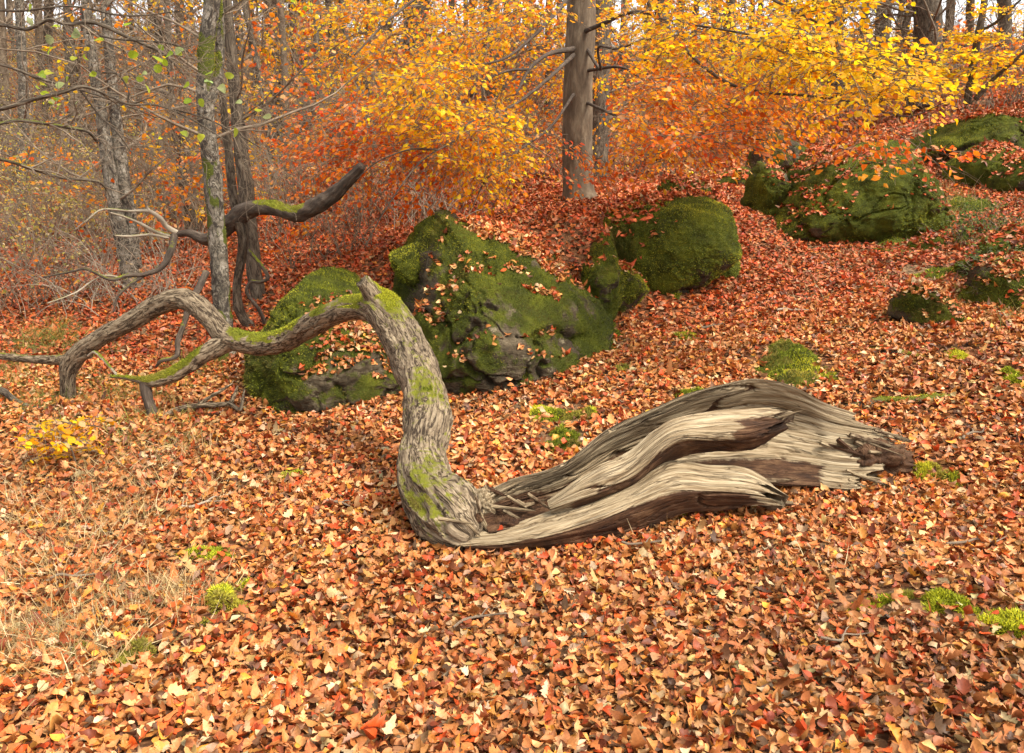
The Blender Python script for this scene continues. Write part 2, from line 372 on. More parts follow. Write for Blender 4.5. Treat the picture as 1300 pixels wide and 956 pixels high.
# ------------------------------------------------------------------ rocks
ROCKS = []          # (verts, quads) for dropping leaves on
def rock(label, outline, Y, depth, lean=.2, seed=0, moss=(.35, .6), rough=1., nph=150, nth=80, fz=0, flen=.012, pw=.66, bright=1.15, group='mossy boulders on the wooded slope', cat='boulder', name='boulder', strata=.0):
    oy = np.mean([b for _, b in outline]); outline = [(a, oy+(b-oy)*(1.25 if b > oy else 1.)) for a, b in outline]; Yf = Y; Y = Y+.38*depth
    pl = np.array([P(x, y, Y) for x, y in outline]); c = (pl.max(0)+pl.min(0))/2; q = pl[:, [0, 2]]-c[[0, 2]]
    q2 = np.vstack([q, q[:1]]); seg = np.linspace(0, len(q), 600, endpoint=False); ii = seg.astype(int); f = (seg-ii)[:, None]; d = q2[ii]*(1-f)+q2[ii+1]*f
    an = np.unwrap(np.arctan2(d[:, 1], d[:, 0])) % (2*np.pi); o = np.argsort(an); an, rad = an[o], np.hypot(*d[o].T)
    ph = np.linspace(0, 2*np.pi, nph, endpoint=False); r = np.interp(ph, an, rad, period=2*np.pi)
    r = (np.roll(r, 1)+2*r+np.roll(r, -1))/4
    h = np.concatenate([np.linspace(.003, 1, nth//2+1), np.linspace(1, .003, nth-nth//2)[1:]]); th = np.arcsin(np.minimum(h**(1/pw), 1)); th[nth//2+1:] = np.pi-th[nth//2+1:]; nth = len(th); s = np.sin(th)**pw; ct = np.sign(np.cos(th))*np.abs(np.cos(th))**pw
    V = np.stack([s[:, None]*(r*np.cos(ph))[None], np.broadcast_to(-(depth/2)*ct[:, None], (nth, nph)), s[:, None]*(r*np.sin(ph))[None]], -1).reshape(-1, 3)
    size = float(np.mean(r)); zb = V[:, 2].min(); rr_ = np.random.default_rng(seed+500); ext = np.abs(V).max(0)
    for _ in range(11):
        dd = rr_.normal(0, 1, 3); dd[1] = -abs(dd[1]); dd /= np.linalg.norm(dd); pr = (V/ext)@dd; lim = np.percentile(pr, rr_.uniform(80, 96)); V -= (dd*ext)*(np.maximum(pr-lim, 0)*.8*min(rough, 1))[:, None]
    for ax_ in (0, 2):
        lo_, hi_ = V[:, ax_].min(), V[:, ax_].max(); l0, h0 = (q[:, 0 if ax_ == 0 else 1]).min(), (q[:, 0 if ax_ == 0 else 1]).max(); V[:, ax_] = l0+(V[:, ax_]-lo_)*(h0-l0)/(hi_-lo_)
    V[:, 1] += lean*V[:, 2]
    W = V+c; W[:, 1] += 0.
    ou = nrm(V*np.array([1, (2*size/depth)**1, 1]))
    a = fbm(W*1.4/max(size, .25)*.6, seed, 4); rd = 1-2*np.abs(fbm(W*2.6/max(size, .25)*.5+5, seed+3, 4))
    stp = np.abs(((W[:, 2]*.7+W[:, 0]*.8+.35*a)*7/max(size, .3)) % 1-.5)*2
    fine = fbm(W*9, seed+8, 4)
    W = W+ou*(size*rough*(.18*a+.15*rd-.10*(1-ss(np.abs(fbm(W*1.3+seed, seed+41, 4)), 0, .03))-.05*(1-ss(np.abs(fbm(W*3.1+seed, seed+42, 3)), 0, .035)))+size*strata*(ss(stp, .1, .3)-.5)*ss(fbm(W*1.1, seed+31, 2), -.1, .3)+.034*rough*fine+.016*np.abs(fbm(W*22, seed+9, 3))*moss[0]*2+.010*fbm(W*40, seed+9, 2))[:, None]
    k = (np.arange(nth-1)*nph)[:, None]; j = np.arange(nph)[None]; j2 = (j+1) % nph
    Q = np.stack([k+j, k+nph+j, k+nph+j2, k+j2], -1).reshape(-1, 4)
    N = vnormals(W, Q)
    if np.mean(np.sum(N*(W-W.mean(0)), 1)) < 0: Q = Q[:, ::-1].copy(); N = -N
    m = moss[0]+moss[1]*N[:, 2]*.6+1.15*fbm(W*1.5, seed+20, 4)+.6*fbm(W*7, seed+23, 4)+.2
    m = np.clip(m, 0, 1)
    base = [c[0], c[1], W[:, 2].min()]
    root = mesh(name, W-np.array(base), [Q], M['mossy_rock'], moss=m); root.location = base
    bpy.context.view_layer.update(); tag(root, label, cat, group)
    ROCKS.append((W, Q, N, m))
    if fz: fuzz('moss', W, Q, N, ss(m, .3, .75)*(W[:, 2] > ground(W[:, 0], W[:, 1])-.03), fz, flen, root, bright)
    return root
G2 = 'mossy stones half buried in leaves'
rock('dark mossy block filling the gap between the broad boulder and the domed one', [(722,396),(728,345),(748,306),(775,300),(792,318),(784,356),(762,396)], 6.3, .9, .4, 29, (.5,.5), 1., 110, 60, 12000, .014, bright=.95)
rock('broad dark mossy boulder with a sheer face, behind the arched fallen trunk', [(486,410),(505,378),(552,345),(620,312),(700,292),(758,294),(774,325),(742,375),(712,425),(650,478),(590,510),(505,520),(484,460)], 5.25, 1.9, .45, 1, (.34,.35), 1., 260, 140, 46000, .014, strata=.012, bright=.82)
rock('low mossy boulder on the left end of the outcrop, under the fallen tree branch', [(326,496),(362,456),(400,414),(440,376),(478,362),(515,372),(540,430),(540,515),(430,522),(345,512)], 5.15, 1.3, .4, 2, (.50,.5), 1., 200, 110, 30000, .015, strata=.03)
rock('smooth domed boulder with bright green moss at the foot of the beech', [(768,312),(784,276),(812,256),(846,249),(880,256),(908,284),(928,330),(880,350),(820,358),(772,346)], 7.0, 1.4, .30, 3, (.75,.6), .42, 200, 100, 40000, .014, pw=.78, bright=1.25)
rock('round mossy stone just below the smooth domed boulder', [(758,385),(765,350),(790,335),(815,345),(822,372),(800,392),(770,398)], 6.5, .5, .25, 4, (.55,.6), .7, 90, 50, 9000, .013, group=G2)
rock('flat low stone with dark moss between the domed boulder and the path', [(820,372),(835,352),(862,352),(872,372),(850,384)], 7.0, .4, .2, 5, (.6,.4), .7, 70, 40, 4000, .012, group=G2)
rock('small mossy stone at the path edge right of the domed boulder', [(890,352),(900,322),(922,325),(940,350),(930,364),(905,364)], 7.5, .45, .2, 6, (.55,.4), .7, 70, 40, 4000, .012, group=G2)
rock('mossy block with orange leaves on top behind the domed boulder', [(835,268),(850,238),(880,226),(905,236),(912,275),(880,292)], 8.4, .8, .2, 7, (.5,.8), .8, 90, 50, 8000, .013)
rock('large peaked mossy boulder beyond the path, yellow leaves hanging over its crest', [(958,304),(985,262),(1030,212),(1078,180),(1130,172),(1158,196),(1182,236),(1198,272),(1140,292),(1075,312),(1000,316)], 8.8, 2.0, .30, 8, (.62,.7), .9, 240, 130, 50000, .018, strata=.0, bright=1.25)
rock('upright pointed slab of rock leaning against the large peaked boulder', [(945,272),(955,245),(985,212),(1005,206),(1010,228),(990,258),(965,280)], 9.6, .5, .35, 9, (.35,.5), 1., 90, 50, 7000, .014, strata=.05)
rock('grey mossy rock under the orange leaves at the top of the path', [(950,212),(962,185),(985,172),(1012,180),(1025,205),(990,222)], 12.5, 1.2, .2, 10, (.35,.4), 1., 80, 50, 5000, .016)
rock('pale green mossy stone beside the top of the leafy path', [(905,238),(918,220),(945,212),(962,226),(955,244),(920,248)], 11.5, .8, .2, 11, (.7,.4), .8, 70, 40, 5000, .015, bright=1.3)
rock('long mossy rock ledge high on the right side of the picture', [(1158,210),(1168,178),(1195,162),(1240,154),(1290,149),(1360,146),(1360,200),(1290,222),(1215,220)], 11.0, 1.8, .4, 12, (.62,.6), .8, 180, 90, 30000, .018)
rock('tilted flat slab with a shaded underside below the mossy ledge on the right', [(1213,232),(1222,212),(1262,188),(1288,184),(1297,200),(1265,226),(1232,238)], 10.2, .9, .3, 13, (.5,.7), .5, 100, 60, 9000, .014, pw=.45)
rock('dark slab at the right picture edge beneath the tilted flat slab', [(1262,248),(1282,222),(1310,200),(1335,205),(1335,245),(1290,256)], 9.6, .8, .3, 14, (.35,.6), .6, 90, 50, 6000, .014, pw=.5)
rock('low yellow green mossy stone on the slope right of the path', [(1150,326),(1165,308),(1188,300),(1208,310),(1204,324),(1175,332)], 7.9, .45, .2, 15, (.7,.4), .7, 70, 40, 6000, .013, group=G2, bright=1.3)
rock('ragged mossy stump shaped stone poking out of the leaves at mid right', [(1142,420),(1148,384),(1175,370),(1208,376),(1240,390),(1248,414),(1200,428)], 5.5, .45, .3, 16, (.4,.5), 1.2, 90, 50, 9000, .016, group=G2)
rock('mossy rock cut by the right picture edge, the upper one', [(1262,350),(1280,306),(1312,284),(1360,290),(1360,356),(1300,366)], 6.2, .7, .2, 17, (.45,.4), 1., 90, 50, 8000, .015)
rock('dark mossy rock cut by the right picture edge, the lower one', [(1246,380),(1270,350),(1310,334),(1360,344),(1360,428),(1290,430),(1262,406)], 5.6, .6, .2, 18, (.5,.4), 1., 90, 50, 9000, .016)
rock('small dark stone among ivy left of the rocks at the right edge', [(1210,305),(1225,292),(1250,290),(1268,300),(1262,314),(1225,316)], 7.8, .4, .2, 19, (.45,.4), 1., 60, 40, 4000, .016, group=G2)
rock('mossy stone in the leaves between the left outcrop and the broad boulder', [(500,350),(505,325),(530,312),(552,320),(548,345),(520,358)], 6.0, .4, .3, 20, (.6,.5), .8, 70, 40, 7000, .014, group=G2)
rock('mossy cushion stone at the left foot of the outcrop', [(362,512),(368,482),(395,464),(420,475),(428,505),(405,520)], 5.25, .45, .25, 21, (.6,.5), .9, 90, 50, 12000, .015, group=G2)
rock('long low mossy rock between the right edge rocks and the yellow green stone', [(1225,360),(1235,338),(1262,330),(1285,338),(1280,356),(1250,364)], 6.7, .4, .2, 22, (.45,.4), 1., 60, 40, 4000, .015, group=G2)
rock('grey rock half hidden by leaves behind the beech on the far left slope', [(500,275),(510,262),(540,256),(562,262),(560,278),(525,284)], 12., .9, .2, 23, (.25,.4), 1., 60, 40, 2500, .02, group=G2)

# bright moss cushions lying on the litter
HUM = []
def hummock(label, px, py, wpx, hpx, n, hgt=.03, bright=1.75, yel=.2):
    c = onground(px, py); s = mpp(px, py, c[1]); a = wpx*s/2*1.25; hpx = hpx*1.25; slope = 1/max(math.sin(math.atan2(1.4-c[2]+.3, c[1])), .12); b = min(hpx*s/2*slope, a*1.6)
    nn = 34; g1 = np.linspace(-1.25, 1.25, nn); gx, gy = np.meshgrid(g1, g1)
    x = c[0]+gx.ravel()*a; y = c[1]+gy.ravel()*b; q = np.column_stack([x, y, 0*x])
    r = np.hypot(gx, gy).ravel()+1.0*fbm(q*2.6/max(a, .05)*.5, 31+int(px), 4)+.06
    h = (1-ss(r, .15, 1.0))*hgt*1.35*(1+.7*fbm(q*16, 33, 3)); z = ground(x, y)-.012+h*1.15
    V = np.column_stack([x, y, z]); i = (np.arange(nn-1)*nn)[:, None]+np.arange(nn-1)[None]; Q = np.stack([i, i+1, i+nn+1, i+nn], -1).reshape(-1, 4)
    m = 1-ss(r, .55, .95)
    keep = (m[Q] > .02).any(1); Q = Q[keep]
    root = mesh('moss_cushion', V-c, [Q], M['mossy_rock'], moss=np.ones(len(V))); root.location = c; bpy.context.view_layer.update()
    tag(root, label, 'moss', 'moss cushions in the leaf litter')
    N = vnormals(V, Q); pal = MOSS*(1+np.array([yel, yel*.8, 0]))
    fuzz('moss_shoot', V, Q, N, m, n, .016, root, bright, .0035, pal); HUM.append((c, a, b))
for a in [('broad yellow green moss cushion rising from the leaves above the split log', 1000,462,84,40,8000,.06),
 ('green moss cushion against the slope right of the broad boulder', 752,426,66,40,7000,.05),
 ('two lobed moss cushion in the leaves left of the split log', 712,528,72,20,4500,.03),
 ('bright moss cushion just below the two lobed one', 712,558,50,28,4500,.03),
 ('small moss cushion at the foot of the broad boulder', 596,494,26,14,1600,.03),
 ('mossy patch on the leaves near the base of the broad boulder', 645,468,48,22,2600,.03),
 ('loose green moss patch left of the trunk bend in the foreground', 285,768,52,46,5200,.03),
 ('wispy green moss patch behind the foreground moss', 262,706,80,26,4500,.02),
 ('moss tuft in the dry grass at the bottom left', 176,838,40,36,4000,.03),
 ('little moss tuft left of the bottom moss tuft', 110,832,20,14,1000,.02),
 ('long moss patch in the bottom right corner of the leaves', 1120,764,120,34,8000,.03),
 ('dark green moss spot right of the long bottom moss patch', 1195,775,60,34,4200,.03),
 ('moss strip at the right edge of the foreground', 1280,800,60,40,4200,.03),
 ('moss tuft beside the broken end of the split log', 1165,600,56,22,4000,.03),
 ('small moss patch right of the log end moss tuft', 1205,612,36,16,2000,.03),
 ('pale moss patch at the right picture edge', 1290,482,34,30,3200,.03),
 ('moss strip behind the upper edge of the split log', 885,505,60,12,2600,.03),
 ('small green tuft on the leaves in the middle of the slope', 790,470,22,10,900,.02),
 ('small green tuft on the leaves at far left of the trunk', 365,606,30,14,1600,.02),
 ('yellow green moss strip on the slope above the ragged mossy stone', 1185,350,50,12,1800,.03), ('moss patch below the large peaked boulder on the right', 1120,300,70,10,2600,.04), ('moss patch among leaves right of the large peaked boulder', 1225,262,50,12,2000,.04),
 ('small moss patch beside the root on the right slope', 1215,450,34,12,1500,.02), ('moss patch at the left side of the leafy path', 850,365,36,14,1800,.03), ('faint moss patch in the leaves in the middle of the slope', 870,430,36,12,1400,.02), ('little moss spot in front of the split log', 865,655,22,12,1200,.02)]:
    hummock(*a)

# ------------------------------------------------------------------ leaf litter
allV = np.vstack([r[0] for r in ROCKS]); off = np.cumsum([0]+[len(r[0]) for r in ROCKS[:-1]])
BV = BVHTree.FromPolygons(allV.tolist(), np.vstack([r[1]+o for r, o in zip(ROCKS, off)]).tolist())
LIT = [(.39,.140,.035),(.45,.195,.062),(.52,.285,.115),(.55,.38,.21),(.42,.068,.011),(.19,.046,.012),(.58,.25,.035),(.12,.058,.026),(.40,.29,.16)]
LW = [29, 25, 12, 4, 9, 10, 4, 6, 3]
LITR = [(.40,.088,.021),(.43,.125,.036),(.46,.18,.07),(.48,.25,.13),(.46,.070,.014),(.24,.044,.013),(.55,.19,.03),(.13,.05,.022),(.38,.24,.13)]
def drop(N, y0, y1, size, T, zl, pile=0., mossfree=True, pal=LIT, w=LW, jit=0., tilt=.38, xm=.72):
    N = int(N*1.5); y = np.sqrt(rng.uniform(y0**2, y1**2, N)); x = rng.uniform(-1, 1, N)*(y*(xm+.28)+1.3)
    z = ground(x, y); up = np.zeros((N, 3)); e = .03
    up[:, 0] = -(ground(x+e, y, False)-ground(x-e, y, False))/(2*e); up[:, 1] = -(ground(x, y+e, False)-ground(x, y-e, False))/(2*e); up[:, 2] = 1
    zg = z.copy(); keep = np.ones(N, bool); cl = fbm(np.column_stack([x, y, 0*x])*1.1, 50, 4)
    for k in range(N):
        if y[k] < 4.6 or y[k] > 15: continue
        h = BV.ray_cast((x[k], y[k], 9.), (0, 0, -1), 12.)
        if h[0] is not None and h[0].z > z[k]-.02:
            z[k] = h[0].z; up[k] = h[1]
            if abs(h[1].z) < .66 or cl[k]+abs(h[1].z)*.55 < .38: z[k] = ground(x[k], y[k])[0] if h[0].z-zg[k] > .25 else -9; up[k] = (0, 0, 1); keep[k] = z[k] > -5
    if mossfree:
        for c, a, b in HUM:
            d = ((x-c[0])/a)**2+((y-c[1])/b)**2; keep &= ~((d < 1.1) & (rng.random(N) < .78))
    left = ss(-x/(y*.64+.3), .55, .95)*ss(y, 2.0, 2.6)*(1-ss(y, 8, 12)); keep &= rng.random(N) > left*.35
    x, y, z, up = x[keep], y[keep], z[keep], nrm(up[keep]); N = len(x)
    pos = np.column_stack([x, y, z+.004+rng.beta(1.2, 1.8, N)*zl+zl*pile*rng.random(N)])
    nn = up+rng.normal(0, tilt, (N, 3))*rng.choice([.5, 1, 1.8], (N, 1), p=[.4, .4, .2])
    V, Fc, acr, m = leaves(pos, rng.normal(0, 1, (N, 3))*[1, 1, .22], nn, size*rng.uniform(.6, 1.25, N), T, .6, .6, .98, jit)
    gm = fbm(np.column_stack([x, y, 0*x])*.8, 60, 3)
    c = leafcols(N, m, pal, w, acr, .22)
    c[:, 2] *= .88; c[:, 1] *= .93; c[:, :3] *= .96*np.repeat(1+.34*gm+.15*cl[keep], m)[:, None]
    return V, [Fc], c
sets = [drop(42000, .4, 3.6, .037, T_BEECH, .035, jit=.12), drop(9000, 1.0, 3.6, .050, T_OAK, .045, jit=.06), drop(58000, 3.3, 6.5, .043, T_BEECH, .035, jit=.1), drop(9000, 3.3, 6.5, .058, T_OAK, .035),
        drop(85000, 6.0, 11.5, .058, T_MID, .035, pal=LITR), drop(50000, 11., 20., .095, T_MID, .05, pal=LITR, xm=.8), drop(60000, 19, 45., .16, T_LOW, .1, pal=LITR, xm=.85, tilt=.8)]
V, FS, _ = join([(s[0], s[1], s[0]) for s in sets])
ll = mesh('leaf_litter', V, FS, M['fallen_leaf'], smooth=True, col=np.vstack([s[2] for s in sets])); tag(ll, 'loose brown and orange fallen leaves carpeting the slope', 'leaves', kind='stuff')

# dry straw grass, bottom left; thin green grass left middle
STRAW = np.array([[.50,.36,.17],[.42,.29,.13],[.55,.43,.24],[.30,.22,.08],[.34,.20,.08]])
GREEN = np.array([[.17,.19,.03],[.26,.25,.05],[.33,.27,.08],[.12,.15,.025]])
def grass(name, label, spots, pal, kindcat):
    vs = []
    for px, py, wpx, hpx, n, ln in spots:
        c = onground(px, py); s = mpp(px, py, c[1])
        cl = max(4, n//26); cx = c[0]+rng.normal(0, .5, cl)*wpx*s; dep = hpx*s/max(math.sin(math.atan2(1.4-c[2], c[1])), .1)
        cy = c[1]+rng.normal(0, .5, cl)*dep; k = rng.integers(0, cl, n)
        x = cx[k]+rng.normal(0, .05, n); y = np.maximum(cy[k]+rng.normal(0, .05, n), 1.2)
        lean = rng.normal(0, .6, (cl, 3))[k]; d = np.column_stack([lean[:, :2], np.full(n, .28)])+rng.normal(0, .4, (n, 3))
        pos = np.column_stack([x, y, ground(x, y)]); d[:, 2] = np.abs(d[:, 2])+.1
        vs.append(blades(pos, d, ln*rng.uniform(.5, 1.3, n), np.full(n, .0032), rng.normal(0, .6, n), pal[rng.integers(0, len(pal), n)]*np.exp(rng.normal(0, .2, (n, 1)))))
    V, FS, C = join([(v, [f], c) for v, f, c in vs]); o = mesh(name, V, FS, M['blade'], smooth=False, col=C); tag(o, label, kindcat, kind='stuff')
grass('dry_grass', 'straw coloured dead grass lying through the leaves at the left', [(60,700,140,120,1800,.11),(120,790,160,80,1000,.10),(215,762,46,22,900,.10),(50,640,130,70,1200,.11),(20,830,70,50,900,.10),(230,650,120,50,800,.09),(60,560,120,40,600,.13),(190,590,160,40,400,.10),(1010,720,50,20,60,.1),(850,680,90,30,40,.1),(1130,330,200,30,700,.14),(1080,215,90,20,1600,.2),(1230,260,90,30,600,.2),(880,225,40,12,500,.2),(960,235,40,20,600,.2),(1150,200,50,14,600,.25)], STRAW, 'grass')
grass('green_grass', 'thin yellowish green grass under the fallen tree branches at the left', [(110,510,150,40,2600,.10),(40,470,90,40,2000,.1),(250,470,70,20,500,.13),(60,435,70,16,700,.2),(190,545,80,20,500,.1),(1120,235,80,30,1600,.16),(1060,200,50,20,900,.16),(1190,270,60,16,700,.14),(1160,230,40,30,700,.16),(1220,300,60,16,500,.12),(1260,400,60,40,700,.1)], GREEN, 'grass')
# ------------------------------------------------------------------ the fallen tree
def px_tube(pts, ns=24, n=60, **k):
    """pts: (px, py, width in px, Y)"""
    return tube([P(a, b, Y) for a, b, w, Y in pts], [w/2*mpp(a, b, Y) for a, b, w, Y in pts], ns, n, **k)
def mossmask(V, N, lo, hi, seed, sc_=5., up=.6):
    return np.clip(lo+up*N[:, 2]*hi+.8*hi*fbm(V*sc_, seed, 4), 0, 1)
ft = thing('fallen_tree', 'weathered fallen tree with an arched mossy trunk, bleached split slabs and propped branches', 'fallen tree', onground(590, 700))
def limb(name, pts, root, mat, ns=24, n=60, mlo=.0, mhi=.8, seed=0, fz=0, zone=None, label=None, parent=None, **k):
    V, FS, tc, N = px_tube(pts, ns, n, seed=seed, **k); Nf = np.vstack([N, N[-2:]])[:len(V)]
    mm = mossmask(V, Nf, mlo, mhi, seed+40)
    if zone is not None: mm = np.clip(mm+zone(V, Nf), 0, 1)
    o = mesh(name, local(root, V), FS, M[mat], root, tc=tc, moss=mm)
    if label: o['label'] = label
    if fz: f = fuzz('moss', V, FS[0], Nf, ss(mm, .5, .9), fz, .009, root, 1.7, .0028)
    if fz and f: f.parent = o
    return o
trunk = limb('trunk', [(a_, b_, w_*.86, y_) for a_, b_, w_, y_ in [(470,386,44,4.24),(487,395,56,4.18),(508,425,56,4.08),(526,462,58,3.90),(540,500,62,3.70),(542,545,64,3.48),(536,582,68,3.32),(542,615,78,3.18),(563,648,88,3.06),(588,676,72,2.98),(603,686,46,2.95)]], ft, 'oak_bark', 140, 560, disp=.20, fib=.10, torn=2.2, seed=3, mlo=.20, mhi=.55, fz=7000)
limb('broken_stub', [(488,398,34,4.2),(476,378,26,4.18),(462,358,19,4.15)], ft, 'oak_bark', 20, 24, disp=.1, seed=5, mlo=.2, mhi=.8, end_jag=.02, fz=700)
limb('branch', [(488,398,36,4.2),(470,392,34,4.25),(440,392,29,4.33),(400,410,28,4.5),(360,432,27,4.65),(325,437,27,4.75),(290,428,26,4.85),(275,412,26,4.9),(252,390,26,4.98),(230,379,25,5.05),(200,388,24,5.1),(165,408,22,5.13),(135,424,21,5.16),(108,442,21,5.2),(90,462,22,5.22),(86,485,17,5.22),(87,508,18,5.22)], ft, 'oak_bark', 48, 460, disp=.14, fib=.10, seed=6, mlo=.02, mhi=.5, fz=6000, zone=lambda V, N: 1.1*ss(V[:, 0], -1.78, -1.70)*ss(N[:, 2], .0, .6)*(1-ss(V[:, 0], -.85, -.75))*(.5+fbm(V*6, 3, 2)))
limb('branch', [(112,446,17,5.2),(92,455,15,5.2),(70,457,12,5.25),(40,456,10,5.3),(0,452,9,5.35),(-60,446,8,5.45),(-110,452,5,5.5)], ft, 'oak_bark', 18, 80, disp=.14, fib=.1, seed=7)
limb('branch', [(292,432,26,4.84),(262,448,21,4.82),(236,466,19,4.8),(212,479,18,4.78),(192,484,15,4.76),(175,482,8,4.75),(158,479,5,4.75),(140,478,3,4.75)], ft, 'oak_bark', 28, 100, disp=.14, fib=.10, seed=8, mlo=-.2, mhi=.5, fz=3500, zone=lambda V, N: 1.4*(1-ss(V[:, 0], -2.02, -1.86))*ss(N[:, 2], -.1, .5))
limb('branch', [(183,482,14,4.76),(188,508,13,4.74),(193,522,14,4.73),(197,540,13,4.72)], ft, 'dark_bark', 16, 30, disp=.1, seed=9)
# slabs
def slab(name, cols, thick, seed, parent, jag=(.0, .04), rot_shade=None, nu=200, nv=46, amp=.010, edge=.35, label=None, lift=.05):
    A = np.array([[P(a_, b_, Y_-lift*r_/(len(col)-1)) for r_, (a_, b_, Y_) in enumerate(col)] for col in cols]); nc_, nr_ = A.shape[:2]
    B = np.stack([crom(A[:, r], nu) for r in range(nr_)], 1)                    # nu x nr
    G = np.stack([crom(B[k], nv) for k in range(nu)], 0)                       # nu x nv
    vv = np.linspace(0, 1, nv); j0 = jag[0]*(.5+fbm(np.column_stack([vv*9, 0*vv, 0*vv+seed]), seed, 4)); j1 = jag[1]*(.6+1.1*fbm(np.column_stack([vv*11, 0*vv+3, 0*vv+seed]), seed+1, 4))
    uu = np.linspace(0, 1, nu)[:, None]*np.maximum(1-j1-j0, .3)+j0
    k = np.clip(uu*(nu-1), 0, nu-1.001); i = k.astype(int); f = (k-i)[..., None]; jj = np.arange(nv)[None]
    G = G[i, jj]*(1-f)+G[np.minimum(i+1, nu-1), jj]*f
    du = np.gradient(G, axis=0); dv = np.gradient(G, axis=1); N = nrm(np.cross(du, dv)); N *= np.sign(np.sum(N*(EYE-G), -1, keepdims=True).mean())
    Lu = np.concatenate([[0], np.cumsum(np.linalg.norm(np.diff(G[:, nv//2], axis=0), axis=1))]); W = np.linalg.norm(G[:, -1]-G[:, 0], axis=1).mean()
    tc = np.stack([np.broadcast_to(vv*W, (nu, nv)), np.full((nu, nv), seed*1.7), np.broadcast_to(Lu[:, None], (nu, nv))], -1)
    q = tc.reshape(-1, 3)
    wv = q+np.column_stack([fbm(q*[4, 1, 2.], seed+4, 2)*.05, 0*q[:, 0], 0*q[:, 0]])
    fi = (fbm(wv*np.array([70, 1, 2.2]), seed+2, 3)*.7+.45*(1-2*np.abs(fbm(wv*np.array([16, 1, 1.1]), seed+3, 3)))).reshape(nu, nv)
    big = fbm(q*np.array([6, 1, 3]), seed+6, 3).reshape(nu, nv)
    ck = 1-ss(np.abs(fbm(wv*np.array([15, 1, .9])+3.3, seed+12, 3)), .0, .04); ck2 = 1-ss(np.abs(fbm(wv*np.array([34, 1, 1.5])+8.1, seed+13, 3)), .0, .05)
    ckk = (ck*.016+ck2*.007).reshape(nu, nv)
    Fr = G+N*(amp*.8*fi+amp*1.3*big-ckk)[..., None]
    e = np.minimum(np.minimum(vv, 1-vv)*2/edge, 1)**.6
    t = thick*(.25+.75*e)[None]*(1+.5*fbm(q*np.array([9, 1, 4]), seed+7, 3).reshape(nu, nv))
    Bk = G-N*np.maximum(t, .006)[..., None]+N*(amp*.8*fi[:, ::-1])[..., None]
    V = np.vstack([Fr.reshape(-1, 3), Bk.reshape(-1, 3)]); n = nu*nv
    a = (np.arange(nu-1)*nv)[:, None]+np.arange(nv-1)[None]; Q1 = np.stack([a, a+1, a+nv+1, a+nv], -1).reshape(-1, 4)
    def wall(e): return np.stack([e[:-1], e[1:], e[1:]+n, e[:-1]+n], -1)
    FS = [Q1, Q1[:, ::-1]+n, wall(np.arange(nu)*nv)[:, ::-1], wall(np.arange(nu)*nv+nv-1), wall(np.arange(nv)), wall((nu-1)*nv+np.arange(nv))[:, ::-1]]
    tc2 = np.vstack([tc.reshape(-1, 3), tc.reshape(-1, 3)+[0, 5, 0]])
    UU = np.broadcast_to(np.linspace(0, 1, nu)[:, None], (nu, nv)); VV = np.broadcast_to(vv[None], (nu, nv))
    rr = (rot_shade(UU, VV).ravel() if rot_shade else np.zeros(n)); rr = np.clip(rr, -.3, 1)+.75*np.clip(ckk.ravel()/.014, 0, 1)
    o = mesh(name, local(ft, V), FS, M['weathered_wood'], ft, tc=tc2, rot_shade=np.concatenate([np.clip(rr, 0, 1), np.clip(rr+.5, 0, 1)]))
    if label: o['label'] = label
    return o
slab('split_slab', [[(600,640,3.04),(604,650,3.04),(612,664,3.02),(622,676,2.98)], [(650,612,3.12),(655,630,3.18),(665,650,3.16),(678,668,3.06)], [(715,592,3.22),(716,614,3.32),(722,638,3.28),(730,660,3.12)],
 [(780,545,3.38),(785,575,3.50),(790,610,3.44),(802,645,3.2)], [(860,508,3.52),(865,545,3.66),(870,585,3.58),(882,622,3.34)], [(920,489,3.62),(925,535,3.76),(930,580,3.66),(942,612,3.46)],
 [(962,483,3.67),(975,530,3.78),(982,580,3.68),(992,614,3.5)], [(1005,491,3.69),(1025,540,3.75),(1030,585,3.65),(1036,617,3.52)], [(1060,516,3.70),(1066,550,3.70),(1066,590,3.60),(1072,620,3.5)], [(1150,541,3.74),(1150,562,3.70),(1132,592,3.60),(1105,618,3.5)]],
 .05, 21, ft, (.0, .07), lambda u, v: 1.0*ss(v, .60, .76)*(1-ss(u, .80, .92))*ss(u, .0, .2)+1.1*(1-ss(u, .12, .30))*ss(v, .15, .4)+.2*ss(v, .0, .1)*(1-ss(v, .12, .34))*(1-ss(u, .6, .8))-.15, 460, 110, label='long bleached concave shell of the split trunk with a torn right end')  # brown inside; shade of the left cavity is painted into the colour
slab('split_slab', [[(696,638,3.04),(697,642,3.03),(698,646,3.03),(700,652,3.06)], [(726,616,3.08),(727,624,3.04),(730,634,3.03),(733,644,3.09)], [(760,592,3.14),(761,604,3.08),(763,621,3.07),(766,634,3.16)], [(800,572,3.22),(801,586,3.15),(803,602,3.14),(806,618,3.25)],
 [(850,535,3.31),(851,548,3.21),(854,562,3.20),(857,584,3.34)], [(900,525,3.39),(902,540,3.29),(905,556,3.28),(908,572,3.42)], [(950,520,3.46),(953,537,3.36),(956,553,3.36),(957,568,3.48)], [(1010,518,3.55),(1012,528,3.48),(1008,538,3.47),(1000,548,3.56)]], .05, 22, ft, (.0, .09), lambda u, v: .8*ss(u, .82, .90)*ss(v, .12, .35)+1.0*ss(v, .62, .78)*ss(u, .05, .2), 340, 80, label='narrow pale strip of wood curling up in the middle of the split')  # underside and gap below: shade painted in as dark brown
